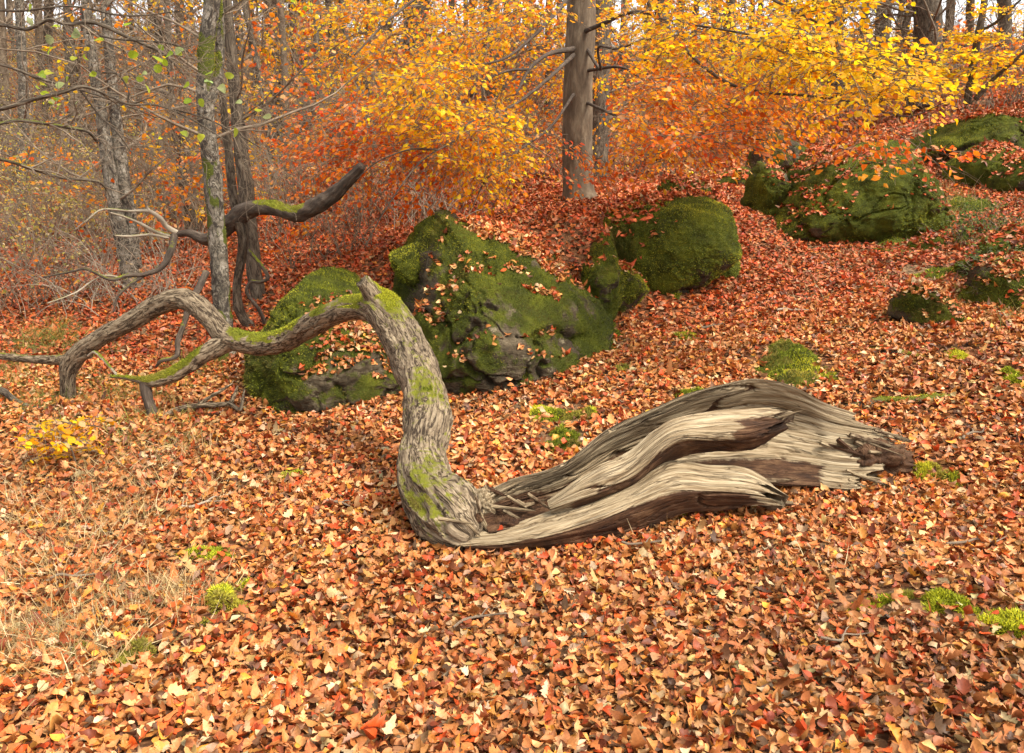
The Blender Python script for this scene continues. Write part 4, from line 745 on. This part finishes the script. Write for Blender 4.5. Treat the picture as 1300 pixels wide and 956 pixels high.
for k, (lab, pts_, mt, tg, pal, nl) in enumerate([
 ('slender pale trunk left of the straight pale one, before the yellow tree', [(347,240,10,14.),(341,160,9,14.),(330,100,9,14.),(318,40,8,14.),(310,0,8,14.),(302,-100,7,14.)], 'grey_bark', 90, (YEL, YW), 120),
 ('straight slim pale trunk in front of the yellow tree', [(363,216,11,14.),(363,150,10,14.),(361,80,9,14.),(356,0,9,14.),(354,-100,8,14.)], 'beech_bark', 90, (YEL, YW), 160),
 ('slim violet grey trunk right of the straight pale one', [(410,205,10,18.),(406,120,9,18.),(401,40,8,18.),(400,-80,7,18.)], 'grey_bark', 120, (ORA, OW), 250),
 ('stout pale trunk far behind the leaves at top centre left', [(532,250,46,22.),(532,150,42,22.),(531,70,40,22.),(528,0,38,22.),(526,-100,34,22.)], 'grey_bark', 200, (YEL, YW), 200),
 ('grey trunk half hidden by leaves left of the beech', [(617,300,30,13.),(620,220,26,13.),(622,120,25,13.),(625,20,23,13.),(628,-100,20,13.)], 'grey_bark', 150, (ORA, OW), 300),
 ('mottled grey trunk directly behind the beech on its right', [(757,262,36,12.5),(760,180,30,12.5),(762,90,27,12.5),(766,0,25,12.5),(770,-100,22,12.5)], 'grey_bark', 140, (ORA, OW), 200),
 ('dim grey trunk behind the orange leaves right of the beech', [(848,240,26,16.),(846,150,23,16.),(842,60,21,16.),(838,-80,18,16.)], 'grey_bark', 160, (ORA, OW), 300),
 ('stout dark trunk forking at the top right of the picture', [(1166,135,36,17.),(1170,90,34,17.),(1178,50,36,17.),(1176,10,36,17.),(1166,-30,24,17.),(1150,-120,18,17.)], 'grey_bark', 420, (ORA, OW), 160),
 ('dark leaning trunk left of the stout forking one', [(1068,130,24,16.),(1062,80,22,16.),(1060,30,24,16.),(1068,-20,22,16.),(1080,-120,18,16.)], 'dark_bark', 300, (ORA, OW), 160),
 ('greyish trunk between the dark leaning and the stout forking trunks', [(1120,140,24,20.),(1118,80,21,20.),(1122,20,20,20.),(1126,-100,17,20.)], 'grey_bark', 300, (ORA, OW), 120),
 ('whitish slim birch trunk near the left picture edge', [(25,265,15,16.),(28,200,14,16.),(30,120,13,16.),(26,40,12,16.),(22,-90,10,16.)], 'birch_bark', 320, None, 0),
 ('pale far trunk at the top between the birches', [(200,235,18,24.),(200,140,17,24.),(198,50,16,24.),(202,-60,14,24.)], 'birch_bark', 260, (ORA, OW), 250),
 ('dark trunk inside the yellow tree behind the pale slim ones', [(349,180,18,22.),(348,120,16,22.),(345,60,14,22.),(340,-80,12,22.)], 'dark_bark', 200, (YEL, YW), 1200),
 ('second dark trunk inside the yellow tree, right of the first', [(384,170,15,23.),(380,110,13,23.),(372,40,11,23.),(370,-80,10,23.)], 'dark_bark', 200, (YEL, YW), 1400),
 ('thin bent trunk leaning through yellow leaves at upper centre left', [(478,200,10,15.),(464,140,9,15.),(450,85,9,15.),(436,30,8,15.),(430,-60,7,15.)], 'grey_bark', 160, (YEL, YW), 500),
 ('thin grey trunk in the distance left of the pale forked birch', [(88,300,12,20.),(92,180,11,20.),(86,60,10,20.),(84,-90,9,20.)], 'grey_bark', 380, None, 0),
 ('faint far trunk at the picture top above the left brambles', [(62,260,14,26.),(60,120,13,26.),(64,-90,11,26.)], 'grey_bark', 380, (ORA, OW), 120),
 ('slim grey pole of a tree beside the top of the leafy path', [(928,222,10,17.),(925,140,9,17.),(930,50,8,17.),(928,-80,7,17.)], 'grey_bark', 160, (ORA, OW), 300),
 ('distant grey trunk above the mossy ledge at the right', [(1272,140,20,22.),(1276,60,18,22.),(1272,-90,15,22.)], 'grey_bark', 380, (ORA, OW), 60)]):
    traced_tree(lab, [pts_], mt, None, tg, pal, nl, seed=340+k*3, ns=16, twl=1.6 if pts_[0][3] > 13 else 1., lsize=.075 if pts_[0][3] < 17 else .11, tband=(.15, .98))
# slim green stemmed tree with level yellow sprays, top right
t = traced_tree('slim green stemmed young tree with level yellow leaf sprays at upper right', [[(1228,132,10,12.),(1232,100,10,12.),(1240,55,10,12.),(1250,0,9,12.),(1258,-80,7,12.)], [(1238,126,8,11.9),(1262,100,6,11.8),(1290,75,5,11.6),(1330,40,3,11.4)], [(1240,40,4,12.),(1262,30,4,11.8),(1290,5,3,11.6),(1310,-15,3,11.5)]], 'dark_bark', lambda V, N: 0*V[:, 0]+.35, 60, None, 0, seed=391, ns=14)
T = np.array([P(a+rng.normal(0, 14), b+rng.normal(0, 3), 11.8+rng.normal(0, .4)) for a, b in [(1200,90),(1190,95),(1215,70),(1230,66),(1260,75),(1225,52),(1265,50),(1180,92),(1240,88),(1280,78),(1210,45),(1285,100),(1275,15)] for _ in range(4)])
l, tt = sprays(T, np.column_stack([rng.choice([-1, 1], len(T)), rng.normal(0, .5, len(T)), np.full(len(T), -.05)]), 26, .7, .075, YEL, [4, 4, 3, 1], T_MID, .1, .3, wid=.35)
mesh('foliage', local(t, l[0]), [l[1]], M['hanging_leaf'], t, col=l[2]); mesh('twig_crown', local(t, tt[0]), [tt[1]], M['twig_bark'], t, tc=tt[2])
# hazel reaching in from the left
hz = thing('hazel_tree', 'hazel at the left edge with bare arching branches and a few round green leaves', 'tree', gpt(-4.3, 4.6))
gx = hz.location
limb('trunk', [(-330,600,60,4.7),(-300,400,52,4.7),(-270,200,44,4.7),(-250,60,36,4.6),(-240,-200,24,4.5)], hz, 'grey_bark', 20, 60, disp=.1, fib=.06, seed=401)
HB = [[(-255,60,16,4.6),(-100,26,8,4.5),(0,32,6,4.4),(35,37,6,4.4),(62,25,6,4.4),(85,31,6,4.4),(120,29,7,4.45),(160,46,6,4.5),(200,64,6,4.5),(216,76,4,4.5),(234,96,3,4.5)], [(110,42,3,4.45),(150,50,3,4.4),(200,53,3,4.4),(230,60,3,4.4),(250,76,2,4.4)],
 [(-260,150,18,4.6),(-80,155,9,4.3),(0,139,7,4.1),(40,127,7,4.1),(80,117,7,4.1),(105,110,6,4.15),(135,120,5,4.2),(162,132,4,4.2),(200,134,3,4.25),(240,150,3,4.3),(290,180,2,4.3)], [(-255,80,14,4.6),(-80,70,7,4.5),(0,82,5,4.4),(50,100,4,4.4),(95,112,3,4.35),(150,130,3,4.3),(200,150,2,4.3)],
 [(-260,190,14,4.7),(-80,172,8,5.),(0,157,6,5.2),(25,153,6,5.3),(75,160,6,5.4),(110,167,5,5.5),(124,180,6,5.6)], [(-265,230,12,4.7),(-80,190,7,5.2),(0,202,6,5.6),(40,214,6,5.8),(80,226,5,6.),(125,231,4,6.2),(140,250,2,6.3)], [(100,112,3,4.15),(125,145,3,4.2),(150,170,3,4.2),(168,195,2,4.25)],
 [(-250,0,12,4.6),(-60,8,5,4.5),(20,14,4,4.4),(90,8,3,4.4),(160,20,3,4.4),(230,14,2,4.4)], [(130,92,3,4.3),(150,95,3,4.3),(163,115,3,4.3),(165,132,3,4.3),(200,120,2,4.3)], [(200,134,2.5,4.3),(260,150,2.5,4.4),(300,170,2,4.5),(345,196,1.5,4.6)]]
hp = []
for k, p in enumerate(HB):
    p = [(a, b, w*.72, Y) for a, b, w, Y in p]
    limb('branch', p, hz, 'grey_bark', 12, 80, disp=.18, seed=410+k, mlo=.25 if k in (4, 5) else -.3, mhi=.6); hp.append(crom(np.array([[*P(a, b, Y), w/2*mpp(a, b, Y)] for a, b, w, Y in p]), 16))
A = np.array(hp)[:, 5:]; l1 = grow(A[..., :3], A[..., 3], 60, .42, .8, 8, -.05, .22, .1, .6); l2 = grow(l1[0], l1[1], 240, .26, .8, 6, 0, .25, .1, .6); l3 = grow(l2[0], l2[1], 500, .13, .8, 5, 0, .25, .1, .6)
ps = [tubes(x[0], np.maximum(x[1], .0011), 4) for x in (l1, l2, l3)]; V, FS, tc = join([(p_[0], [p_[1]], p_[2]) for p_ in ps]); mesh('twig_crown', local(hz, V), FS, M['twig_bark'], hz, tc=tc)
GL = [(72,33),(98,41),(62,48),(92,72),(108,73),(64,90),(82,98),(78,107),(126,50),(163,29),(168,70),(205,60),(226,65),(203,75),(212,78),(160,103),(186,115),(180,90),(262,102),(275,112),(237,104),(301,127),(233,168),(255,178),(226,65),(61,62),(200,88),(40,10),(38,25),(342,150),(328,144),(255,130),(240,128),(295,168),(270,95),(290,100),(50,94),(215,70),(175,98),(120,95)]
pos = np.array([P(a+rng.normal(0, 2), b+rng.normal(0, 2), 4.25+rng.normal(0, .12)) for a, b in GL]); nrmv = np.column_stack([rng.normal(0, .5, len(pos)), rng.uniform(-1, -.1, len(pos)), rng.uniform(.0, 1, len(pos))])
V, Fc, acr, m = leaves(pos, np.column_stack([rng.normal(0, 1, len(pos)), rng.normal(0, .3, len(pos)), rng.uniform(-1, .1, len(pos))]), nrmv, rng.uniform(.034, .055, len(pos)), T_ROUND, .35, .3)
mesh('foliage', local(hz, V), [Fc], M['hanging_leaf'], hz, col=leafcols(len(pos), m, GRN, GW, acr, .12))

# small yellow seedling, bottom left
sd = thing('beech_sapling', 'small yellow leaved beech sapling in the dry grass at bottom left', 'sapling', onground(98, 592))
sl = sd.location; st = [np.array([sl[0]-.00, sl[1], sl[2]+.0]), np.array([sl[0]-.02, sl[1]-.02, sl[2]+.14]), np.array([sl[0]-.06, sl[1]-.05, sl[2]+.27])]
V, FS, tc, N = tube(st, [.005, .004, .002], 8, 20); mesh('stem', local(sd, V), FS, M['twig_bark'], sd, tc=tc, moss=np.zeros(len(V)))
T = np.array([P(a, b, sl[1]-.02+rng.normal(0, .06)) for a, b in [(62,545),(80,552),(95,560),(70,570),(58,580),(88,585),(45,556),(105,540),(75,535),(110,570),(50,565),(85,595),(120,532)]])
l, tt = sprays(T, np.column_stack([rng.choice([-1, 1], len(T)), rng.normal(0, .6, len(T)), np.full(len(T), -.1)]), 20, .19, .040, YEL+[(.70,.45,.2)], [6, 5, 2, 0, 2], T_BEECH, .2, .5); mesh('foliage', local(sd, l[0]), [l[1]], M['hanging_leaf'], sd, col=l[2]); mesh('twig_crown', local(sd, tt[0]), [tt[1]], M['twig_bark'], sd, tc=tt[2])

# ---- undergrowth: brambles and young beeches, each a thing
def bramble(label, px, py, wpx, Y, h, n, mat, pal=None, nl=0, name='bramble_bush', cat='bush', group=None, twn=3, lsize=.05):
    c = onground(px, py) if Y is None else gpt(*P(px, py, Y)[:2]); s = mpp(px, py, c[1]); a = wpx*s/2
    root = thing(name, label, cat, c, group); x = c[0]+rng.uniform(-1, 1, n)*a; y = c[1]+rng.normal(0, .5, n)*a*.8; z = ground(x, y)-.02
    d = nrm(np.column_stack([rng.normal(0, .5, n), rng.normal(0, .5, n), np.ones(n)])); K = 9; p = [np.column_stack([x, y, z])]; st = h*rng.uniform(.6, 1.4, n)/(K-1)*1.15
    for k in range(K-1): p.append(p[-1]+d*st[:, None]); d = nrm(d+rng.normal(0, .17, (n, 3))+[0, 0, -.05*k*.6])
    p = np.stack(p, 1); sc_ = max(c[1]/8, .6); r = np.broadcast_to(np.linspace(.0045, .0018, K)*sc_, (n, K)); ch = grow(p, r, n*twn, h*.5, .8, 6, 0, .2, .15, .6); ch2 = grow(ch[0], ch[1], n*twn, h*.25, .8, 4, 0, .2, .15, .6)
    ps = [tubes(p, r, 4), tubes(ch[0], np.maximum(ch[1], .0013*sc_), 3), tubes(ch2[0], np.maximum(ch2[1], .0013*sc_), 3)]; V, FS, tc = join([(q[0], [q[1]], q[2]) for q in ps]); mesh('stem', local(root, V), FS, M[mat], root, tc=tc)
    if nl:
        k = rng.integers(0, len(ch[0]), nl//8); l, t = sprays(ch[0][k, rng.integers(2, 6, len(k))], ch[0][k, -1]-ch[0][k, 0], 8, .3*sc_, lsize, *pal, T_MID if lsize < .08 else T_LOW)
        mesh('foliage', local(root, l[0]), [l[1]], M['hanging_leaf'], root, col=l[2])
    return root
OLV = [(.48,.40,.08),(.56,.46,.13),(.62,.32,.06),(.36,.34,.07),(.56,.45,.26)]; OVW = [3, 3, 2, 2, 3]
for k, a in enumerate([('tangle of bare brown stems at the left edge above the fallen tree', 30,390,150,None,1.0,80,'twig_bark',(OLV,OVW),500), ('olive bramble thicket left of the pale forked birch', 95,340,170,None,1.2,90,'twig_bark',(OLV,OVW),1400), ('yellowish scrub on the far left slope', 20,310,150,None,1.5,90,'twig_bark',(YEL[:2]+OLV,[2,1]+OVW),2200),
  ('orange and olive scrub behind the forked birch', 130,290,200,None,1.6,80,'twig_bark',(OLV+ORA[:2],OVW+[3,3]),1600), ('thin pale dead stems around the foot of the forked birch', 160,385,160,None,.8,60,'pale_twig',(RED,RW),120), ('olive scrub between the birches in the distance', 215,280,110,None,2.0,110,'twig_bark',(OLV,OVW),900),
  ('olive gold bush in the distance at the far left', 60,245,160,None,2.4,80,'twig_bark',(OLV+YEL[:2],OVW+[2,2]),1500), ('brown scrub on the far left hillside', 140,200,200,None,3.0,90,'twig_bark',(ORA+OLV[:2],OW+[4,3]),2600), ('bare twigs standing behind the broad boulder on the left', 545,285,90,None,1.3,40,'pale_twig',(ORA,OW),160),
  ('sparse twiggy shrub left of the outcrop behind the dead limb', 420,330,120,None,.8,40,'twig_bark',(RED,RW),300)]): bramble(*a)
for k, a in enumerate([('orange leaved young beech left of the outcrop, beyond the dead limb', 400,300,150,None,2.0,40,'twig_bark',(RED,RW),682), ('red leaved young beech behind the dead limb tip', 480,285,140,None,2.2,40,'twig_bark',(RED,RW),806), ('orange young beech between the forked and patched birches', 215,325,90,None,1.6,34,'twig_bark',(ORA,OW),930),
  ('golden young beech far behind the twin trunk', 290,290,110,None,2.4,36,'twig_bark',(YEL,YW),992), ('rusty young beech at the foot of the yellow tree', 350,265,120,None,2.4,36,'twig_bark',(ORA,OW),806), ('orange shrub above the path end', 880,205,120,None,2.4,40,'twig_bark',(ORA,OW),1488), ('orange shrub left of the path end behind the beech', 800,225,120,None,2.0,40,'twig_bark',(RED,RW),1364),
  ('low orange beech scrub along the top right bank', 1270,135,120,None,1.3,50,'twig_bark',(RED,RW),1116), ('low orange scrub between the stout forking trunk and the slim green tree', 1190,128,110,None,1.1,40,'twig_bark',(ORA,OW),930), ('orange shrub behind the large peaked boulder', 1040,165,120,None,1.8,44,'twig_bark',(YEL,YW),992), ('rusty shrub far behind the beech on the left', 660,225,120,None,2.6,40,'twig_bark',(ORA,OW),1612), ('yellow shrub far behind the grey half hidden trunk', 580,235,120,None,2.6,40,'twig_bark',(YEL,YW),1612)]): bramble(*a, name='young_beech', lsize=.075)
bramble('dark green ivy tuft beside the rocks at the right edge', 1235,305,60,None,.25,30,'twig_bark',([(.06,.09,.02),(.10,.14,.03),(.16,.2,.05)],[2,2,1]),700,name='ivy_clump',cat='ivy',lsize=.035)
bramble('dark ivy clump hanging over the rock at the right picture edge', 1290,365,60,None,.28,30,'twig_bark',([(.06,.09,.02),(.10,.14,.03),(.16,.2,.05)],[2,2,1]),900,name='ivy_clump',cat='ivy',lsize=.035)

# ---- far wood: a few kinds of tree, copied one by one
def proto(name, h, r0, seed, lean, nlimb, ntwig, pal, nl, lsize, mat, low=.25):
    z = np.linspace(0, h, 14); w = np.cumsum(rng.normal(0, .05, (14, 2)), 0)*h/14; p = np.column_stack([w[:, 0]+lean*z, w[:, 1], z-.2]); r = r0*np.linspace(1, .3, 14); r[0] *= 1.35
    root = thing(name, None, 'tree', (0, 0, 0)); V, FS, tc, N = tube(p, r, 14, 60, disp=.1, fib=.05, seed=seed); mesh('trunk', V, FS, M[mat], root, tc=tc, moss=np.clip(.3*fbm(V*2, seed, 3)+.1*(1-V[:, 2]/h), 0, 1))
    A = (p[None], r[None]); l1 = grow(A[0], A[1], nlimb, h*.34, 1.05, 8, .12, .14, low, .4); l1 = (l1[0], np.minimum(l1[1], r0*.35)); l2 = grow(l1[0], l1[1], ntwig//4, h*.15, .75, 6, .02, .2, .15, .5); l3 = grow(l2[0], l2[1], ntwig, h*.075, .75, 4, 0, .2, .1, .6)
    ps = [tubes(x[0], np.maximum(x[1], .006), s) for x, s in ((l1, 5), (l2, 3), (l3, 3))]; V, FS, tc = join([(q[0], [q[1]], q[2]) for q in ps]); mesh('twig_crown', V, FS, M['twig_bark'], root, tc=tc)
    if nl:
        k = rng.integers(0, len(l3[0]), nl//10); l, t = sprays(l3[0][k, 2], l3[0][k, -1]-l3[0][k, 0]+[0, 0, -.05], 10, .6, lsize, *pal, T_LOW); mesh('foliage', l[0], [l[1]], M['hanging_leaf'], root, col=l[2])
    return root
def place(src, x, y, sc_, rz, label, first, group):
    if first: r = src
    else:
        r = src.copy(); COL.objects.link(r)
        for ch in src.children:
            c = ch.copy(); COL.objects.link(c); c.parent = r
    r.location = (x, y, ground(x, y)[0]); r.scale = (sc_,)*3; r.rotation_euler = (0, 0, rz); tag(r, label, 'tree', group); return r
bare = proto('bare_tree', 13, .17, 501, .03, 22, 900, None, 0, 0, 'beech_bark'); yel = proto('yellow_tree', 11, .15, 502, -.02, 24, 500, (YEL, YW), 4200, .13, 'dark_bark', .12); ora = proto('orange_tree', 10, .14, 503, .02, 24, 500, (ORA+YEL, OW+YW), 3600, .13, 'grey_bark', .1); rus = proto('rusty_tree', 12, .16, 504, .0, 22, 700, (RED+[(.40,.22,.10)], RW+[6]), 2200, .12, 'grey_bark', .2)
SPOT = [  # px at the foot, distance, kind, scale
 (20,20,0,.9),(70,30,0,1.),(110,24,3,.9),(150,34,0,1.),(180,27,2,.8),(215,36,3,1.),(240,22,0,.9),(275,30,2,.9),(320,20,2,.8),(330,27,1,1.),(365,24,1,1.05),(395,28,1,1.1),(425,21,1,.8),(440,33,2,1.),(470,25,2,.9),(500,30,1,1.),(545,36,3,1.),(570,22,2,.8),(605,30,1,.9),(640,21,2,.8),(675,34,0,1.),(700,26,2,.9),(735,38,0,1.),(790,23,2,.8),(820,30,2,.9),(860,38,0,1.),(880,25,2,.8),(915,32,1,.9),(960,26,2,.8),(985,36,0,1.),(1010,30,3,.9),(1050,26,3,.8),(1085,34,0,1.),(1105,27,0,.9),(1145,30,3,.9),(1185,27,0,.9),(1215,34,0,1.),(1250,28,3,.9),(1290,25,0,.9),(-40,24,0,1.),(-90,30,3,1.),(1340,30,0,1.),(1380,24,3,.9),(-150,26,2,1.),(-190,20,0,1.),(-240,30,3,1.),(-280,22,1,.9),(-330,27,0,1.),(-400,24,2,1.),(-470,30,3,1.),(1430,28,2,1.),(1470,22,0,1.),(1520,30,1,1.),(1570,25,3,1.),(1640,28,0,1.),(1720,26,2,1.),
 (40,42,3,1.1),(130,46,0,1.1),(200,48,3,1.1),(260,42,2,1.),(300,50,0,1.1),(350,44,1,1.1),(410,46,2,1.1),(480,44,3,1.1),(530,50,0,1.1),(590,46,2,1.1),(650,50,3,1.1),(710,48,0,1.1),(770,46,3,1.1),(840,50,0,1.1),(900,46,0,1.1),(950,52,3,1.1),(1030,46,0,1.1),(1080,52,0,1.1),(1130,48,3,1.1),(1170,54,0,1.1),(1230,50,0,1.1),(1280,46,3,1.1)]
kinds = [(bare, 'grey tree without leaves'), (yel, 'yellow leaved tree'), (ora, 'orange leaved tree'), (rus, 'thin rusty leaved tree')]; seen = set()
def where(px, Y):
    z = 'hazel beyond the left edge' if px < -100 else 'right edge of the mossy ledge' if px > 1400 else 'left edge' if px < 90 else 'forked birch' if px < 235 else 'patched birch' if px < 345 else 'slim pale trunks' if px < 440 else 'bright upper sprays left of the beech' if px < 700 else 'beech trunk' if px < 800 else 'orange leaves right of the beech' if px < 960 else 'yellow sprays' if px < 1130 else 'stout forking trunk' if px < 1220 else 'slim green stemmed tree'
    return z
for px, Y, k, s in SPOT:
    src, what = kinds[k]; q = P(px, 200, Y); x = q[0]; y = q[1]
    far = 'far' if Y < 40 else 'farthest'; lab = f'{what} {"in the wood" if Y < 40 else "on the skyline"} behind the {where(px, Y)}'
    place(src, x, y, s*rng.uniform(.9, 1.1), rng.uniform(0, 6.28), lab, k not in seen, f'{what}s in the wood behind'); seen.add(k)

# ---- brown and orange undergrowth over the far hillside (one uncountable mass)
N = 10000; y = np.sqrt(rng.uniform(11.5**2, 62**2, N)); x = rng.uniform(-1, 1, N)*(y*.95+1)
ok = ~((x > -.5) & (y < 15)) & (fbm(np.column_stack([x, y, 0*x])*.16, 71, 3) > -.28); x, y = x[ok], y[ok]; N = len(x); z = ground(x, y)
T = np.column_stack([x, y, z+rng.beta(1, 2.2, N)*(.5+.035*y)]); zone = fbm(np.column_stack([x, y, 0*x])*.12+9, 72, 3)
gs = [((zone < -.08), OLV+[(.50,.36,.16),(.62,.36,.06)], OVW+[4, 5]), ((zone >= -.08) & (zone < .14), ORA+[(.42,.26,.12)], OW+[5]), ((zone >= .14), YEL[:3]+ORA[:3], [2, 2, 2, 2, 2, 2])]
lv, tw = [], []
for msk, pal, w in gs:
    for near, s_ in ((y < 24, .07), (y >= 24, .12)):
        m_ = msk & near
        if m_.sum() < 3: continue
        l, t = sprays(T[m_], rng.normal(0, 1, (m_.sum(), 3))*[1, 1, .6], 14, .8 if s_ < .1 else 1.3, s_, pal, w, T_LOW, .2, .7); lv.append(l); tw.append(t)
V, FS, _ = join([(l[0], [l[1]], l[0]) for l in lv]); o = mesh('undergrowth', V, FS, M['hanging_leaf'], col=np.vstack([l[2] for l in lv])); tag(o, 'brown and orange undergrowth covering the far hillside', 'undergrowth', kind='stuff')
V, FS, tc = join([(t[0], [t[1]], t[2]) for t in tw]); o = mesh('undergrowth_twig', V, FS, M['twig_bark'], tc=tc); tag(o, 'thin bare twigs in the undergrowth of the far hillside', 'undergrowth', kind='stuff')
# ------------------------------------------------------------------ light, sky, camera
SUN_EL, SUN_AZ, EXPO = R(56), R(-62), 1.62
w = bpy.data.worlds.new('World'); sc.world = w; w.use_nodes = True; t = w.node_tree
bg = t.nodes['Background']; sky = t.nodes.new('ShaderNodeTexSky'); sky.sky_type = 'NISHITA'; sky.sun_disc = False
sky.sun_elevation = SUN_EL; sky.sun_rotation = R(118); sky.dust_density = 3.; sky.air_density = 1.
hs = t.nodes.new('ShaderNodeHueSaturation'); hs.inputs['Saturation'].default_value = .10
t.links.new(sky.outputs[0], hs.inputs['Color']); t.links.new(hs.outputs[0], bg.inputs[0]); bg.inputs[1].default_value = .14
sl_ = bpy.data.lights.new('sun', 'SUN'); sl_.energy = 1.5; sl_.angle = R(14); sl_.color = (1, .91, .78)
so = bpy.data.objects.new('sun', sl_); COL.objects.link(so)
# soft light from high on the right and a little beyond the scene
dv = Vector((-math.sin(SUN_AZ)*math.cos(SUN_EL), -math.cos(SUN_AZ)*math.cos(SUN_EL), math.sin(SUN_EL)))
so.rotation_euler = dv.to_track_quat('Z', 'Y').to_euler()
cd = bpy.data.cameras.new('camera'); co = bpy.data.objects.new('camera', cd); COL.objects.link(co); sc.camera = co
co.location = EYE; co.rotation_euler = (R(90)-PITCH, 0, 0); cd.sensor_width = 36; cd.lens = 36*F/1300; cd.shift_y = -45/1300; cd.clip_start = .05; cd.clip_end = 600
sc.view_settings.view_transform = 'Standard'; sc.view_settings.look = 'None'; sc.view_settings.exposure = EXPO; sc.view_settings.gamma = 1
sc.render.engine = 'CYCLES'; c = sc.cycles; c.max_bounces = 6; c.diffuse_bounces = 3; c.glossy_bounces = 2; c.transmission_bounces = 4; c.transparent_max_bounces = 4; c.use_denoising = True; c.use_adaptive_sampling = True; c.adaptive_threshold = .015; c.caustics_reflective = False; c.caustics_refractive = False
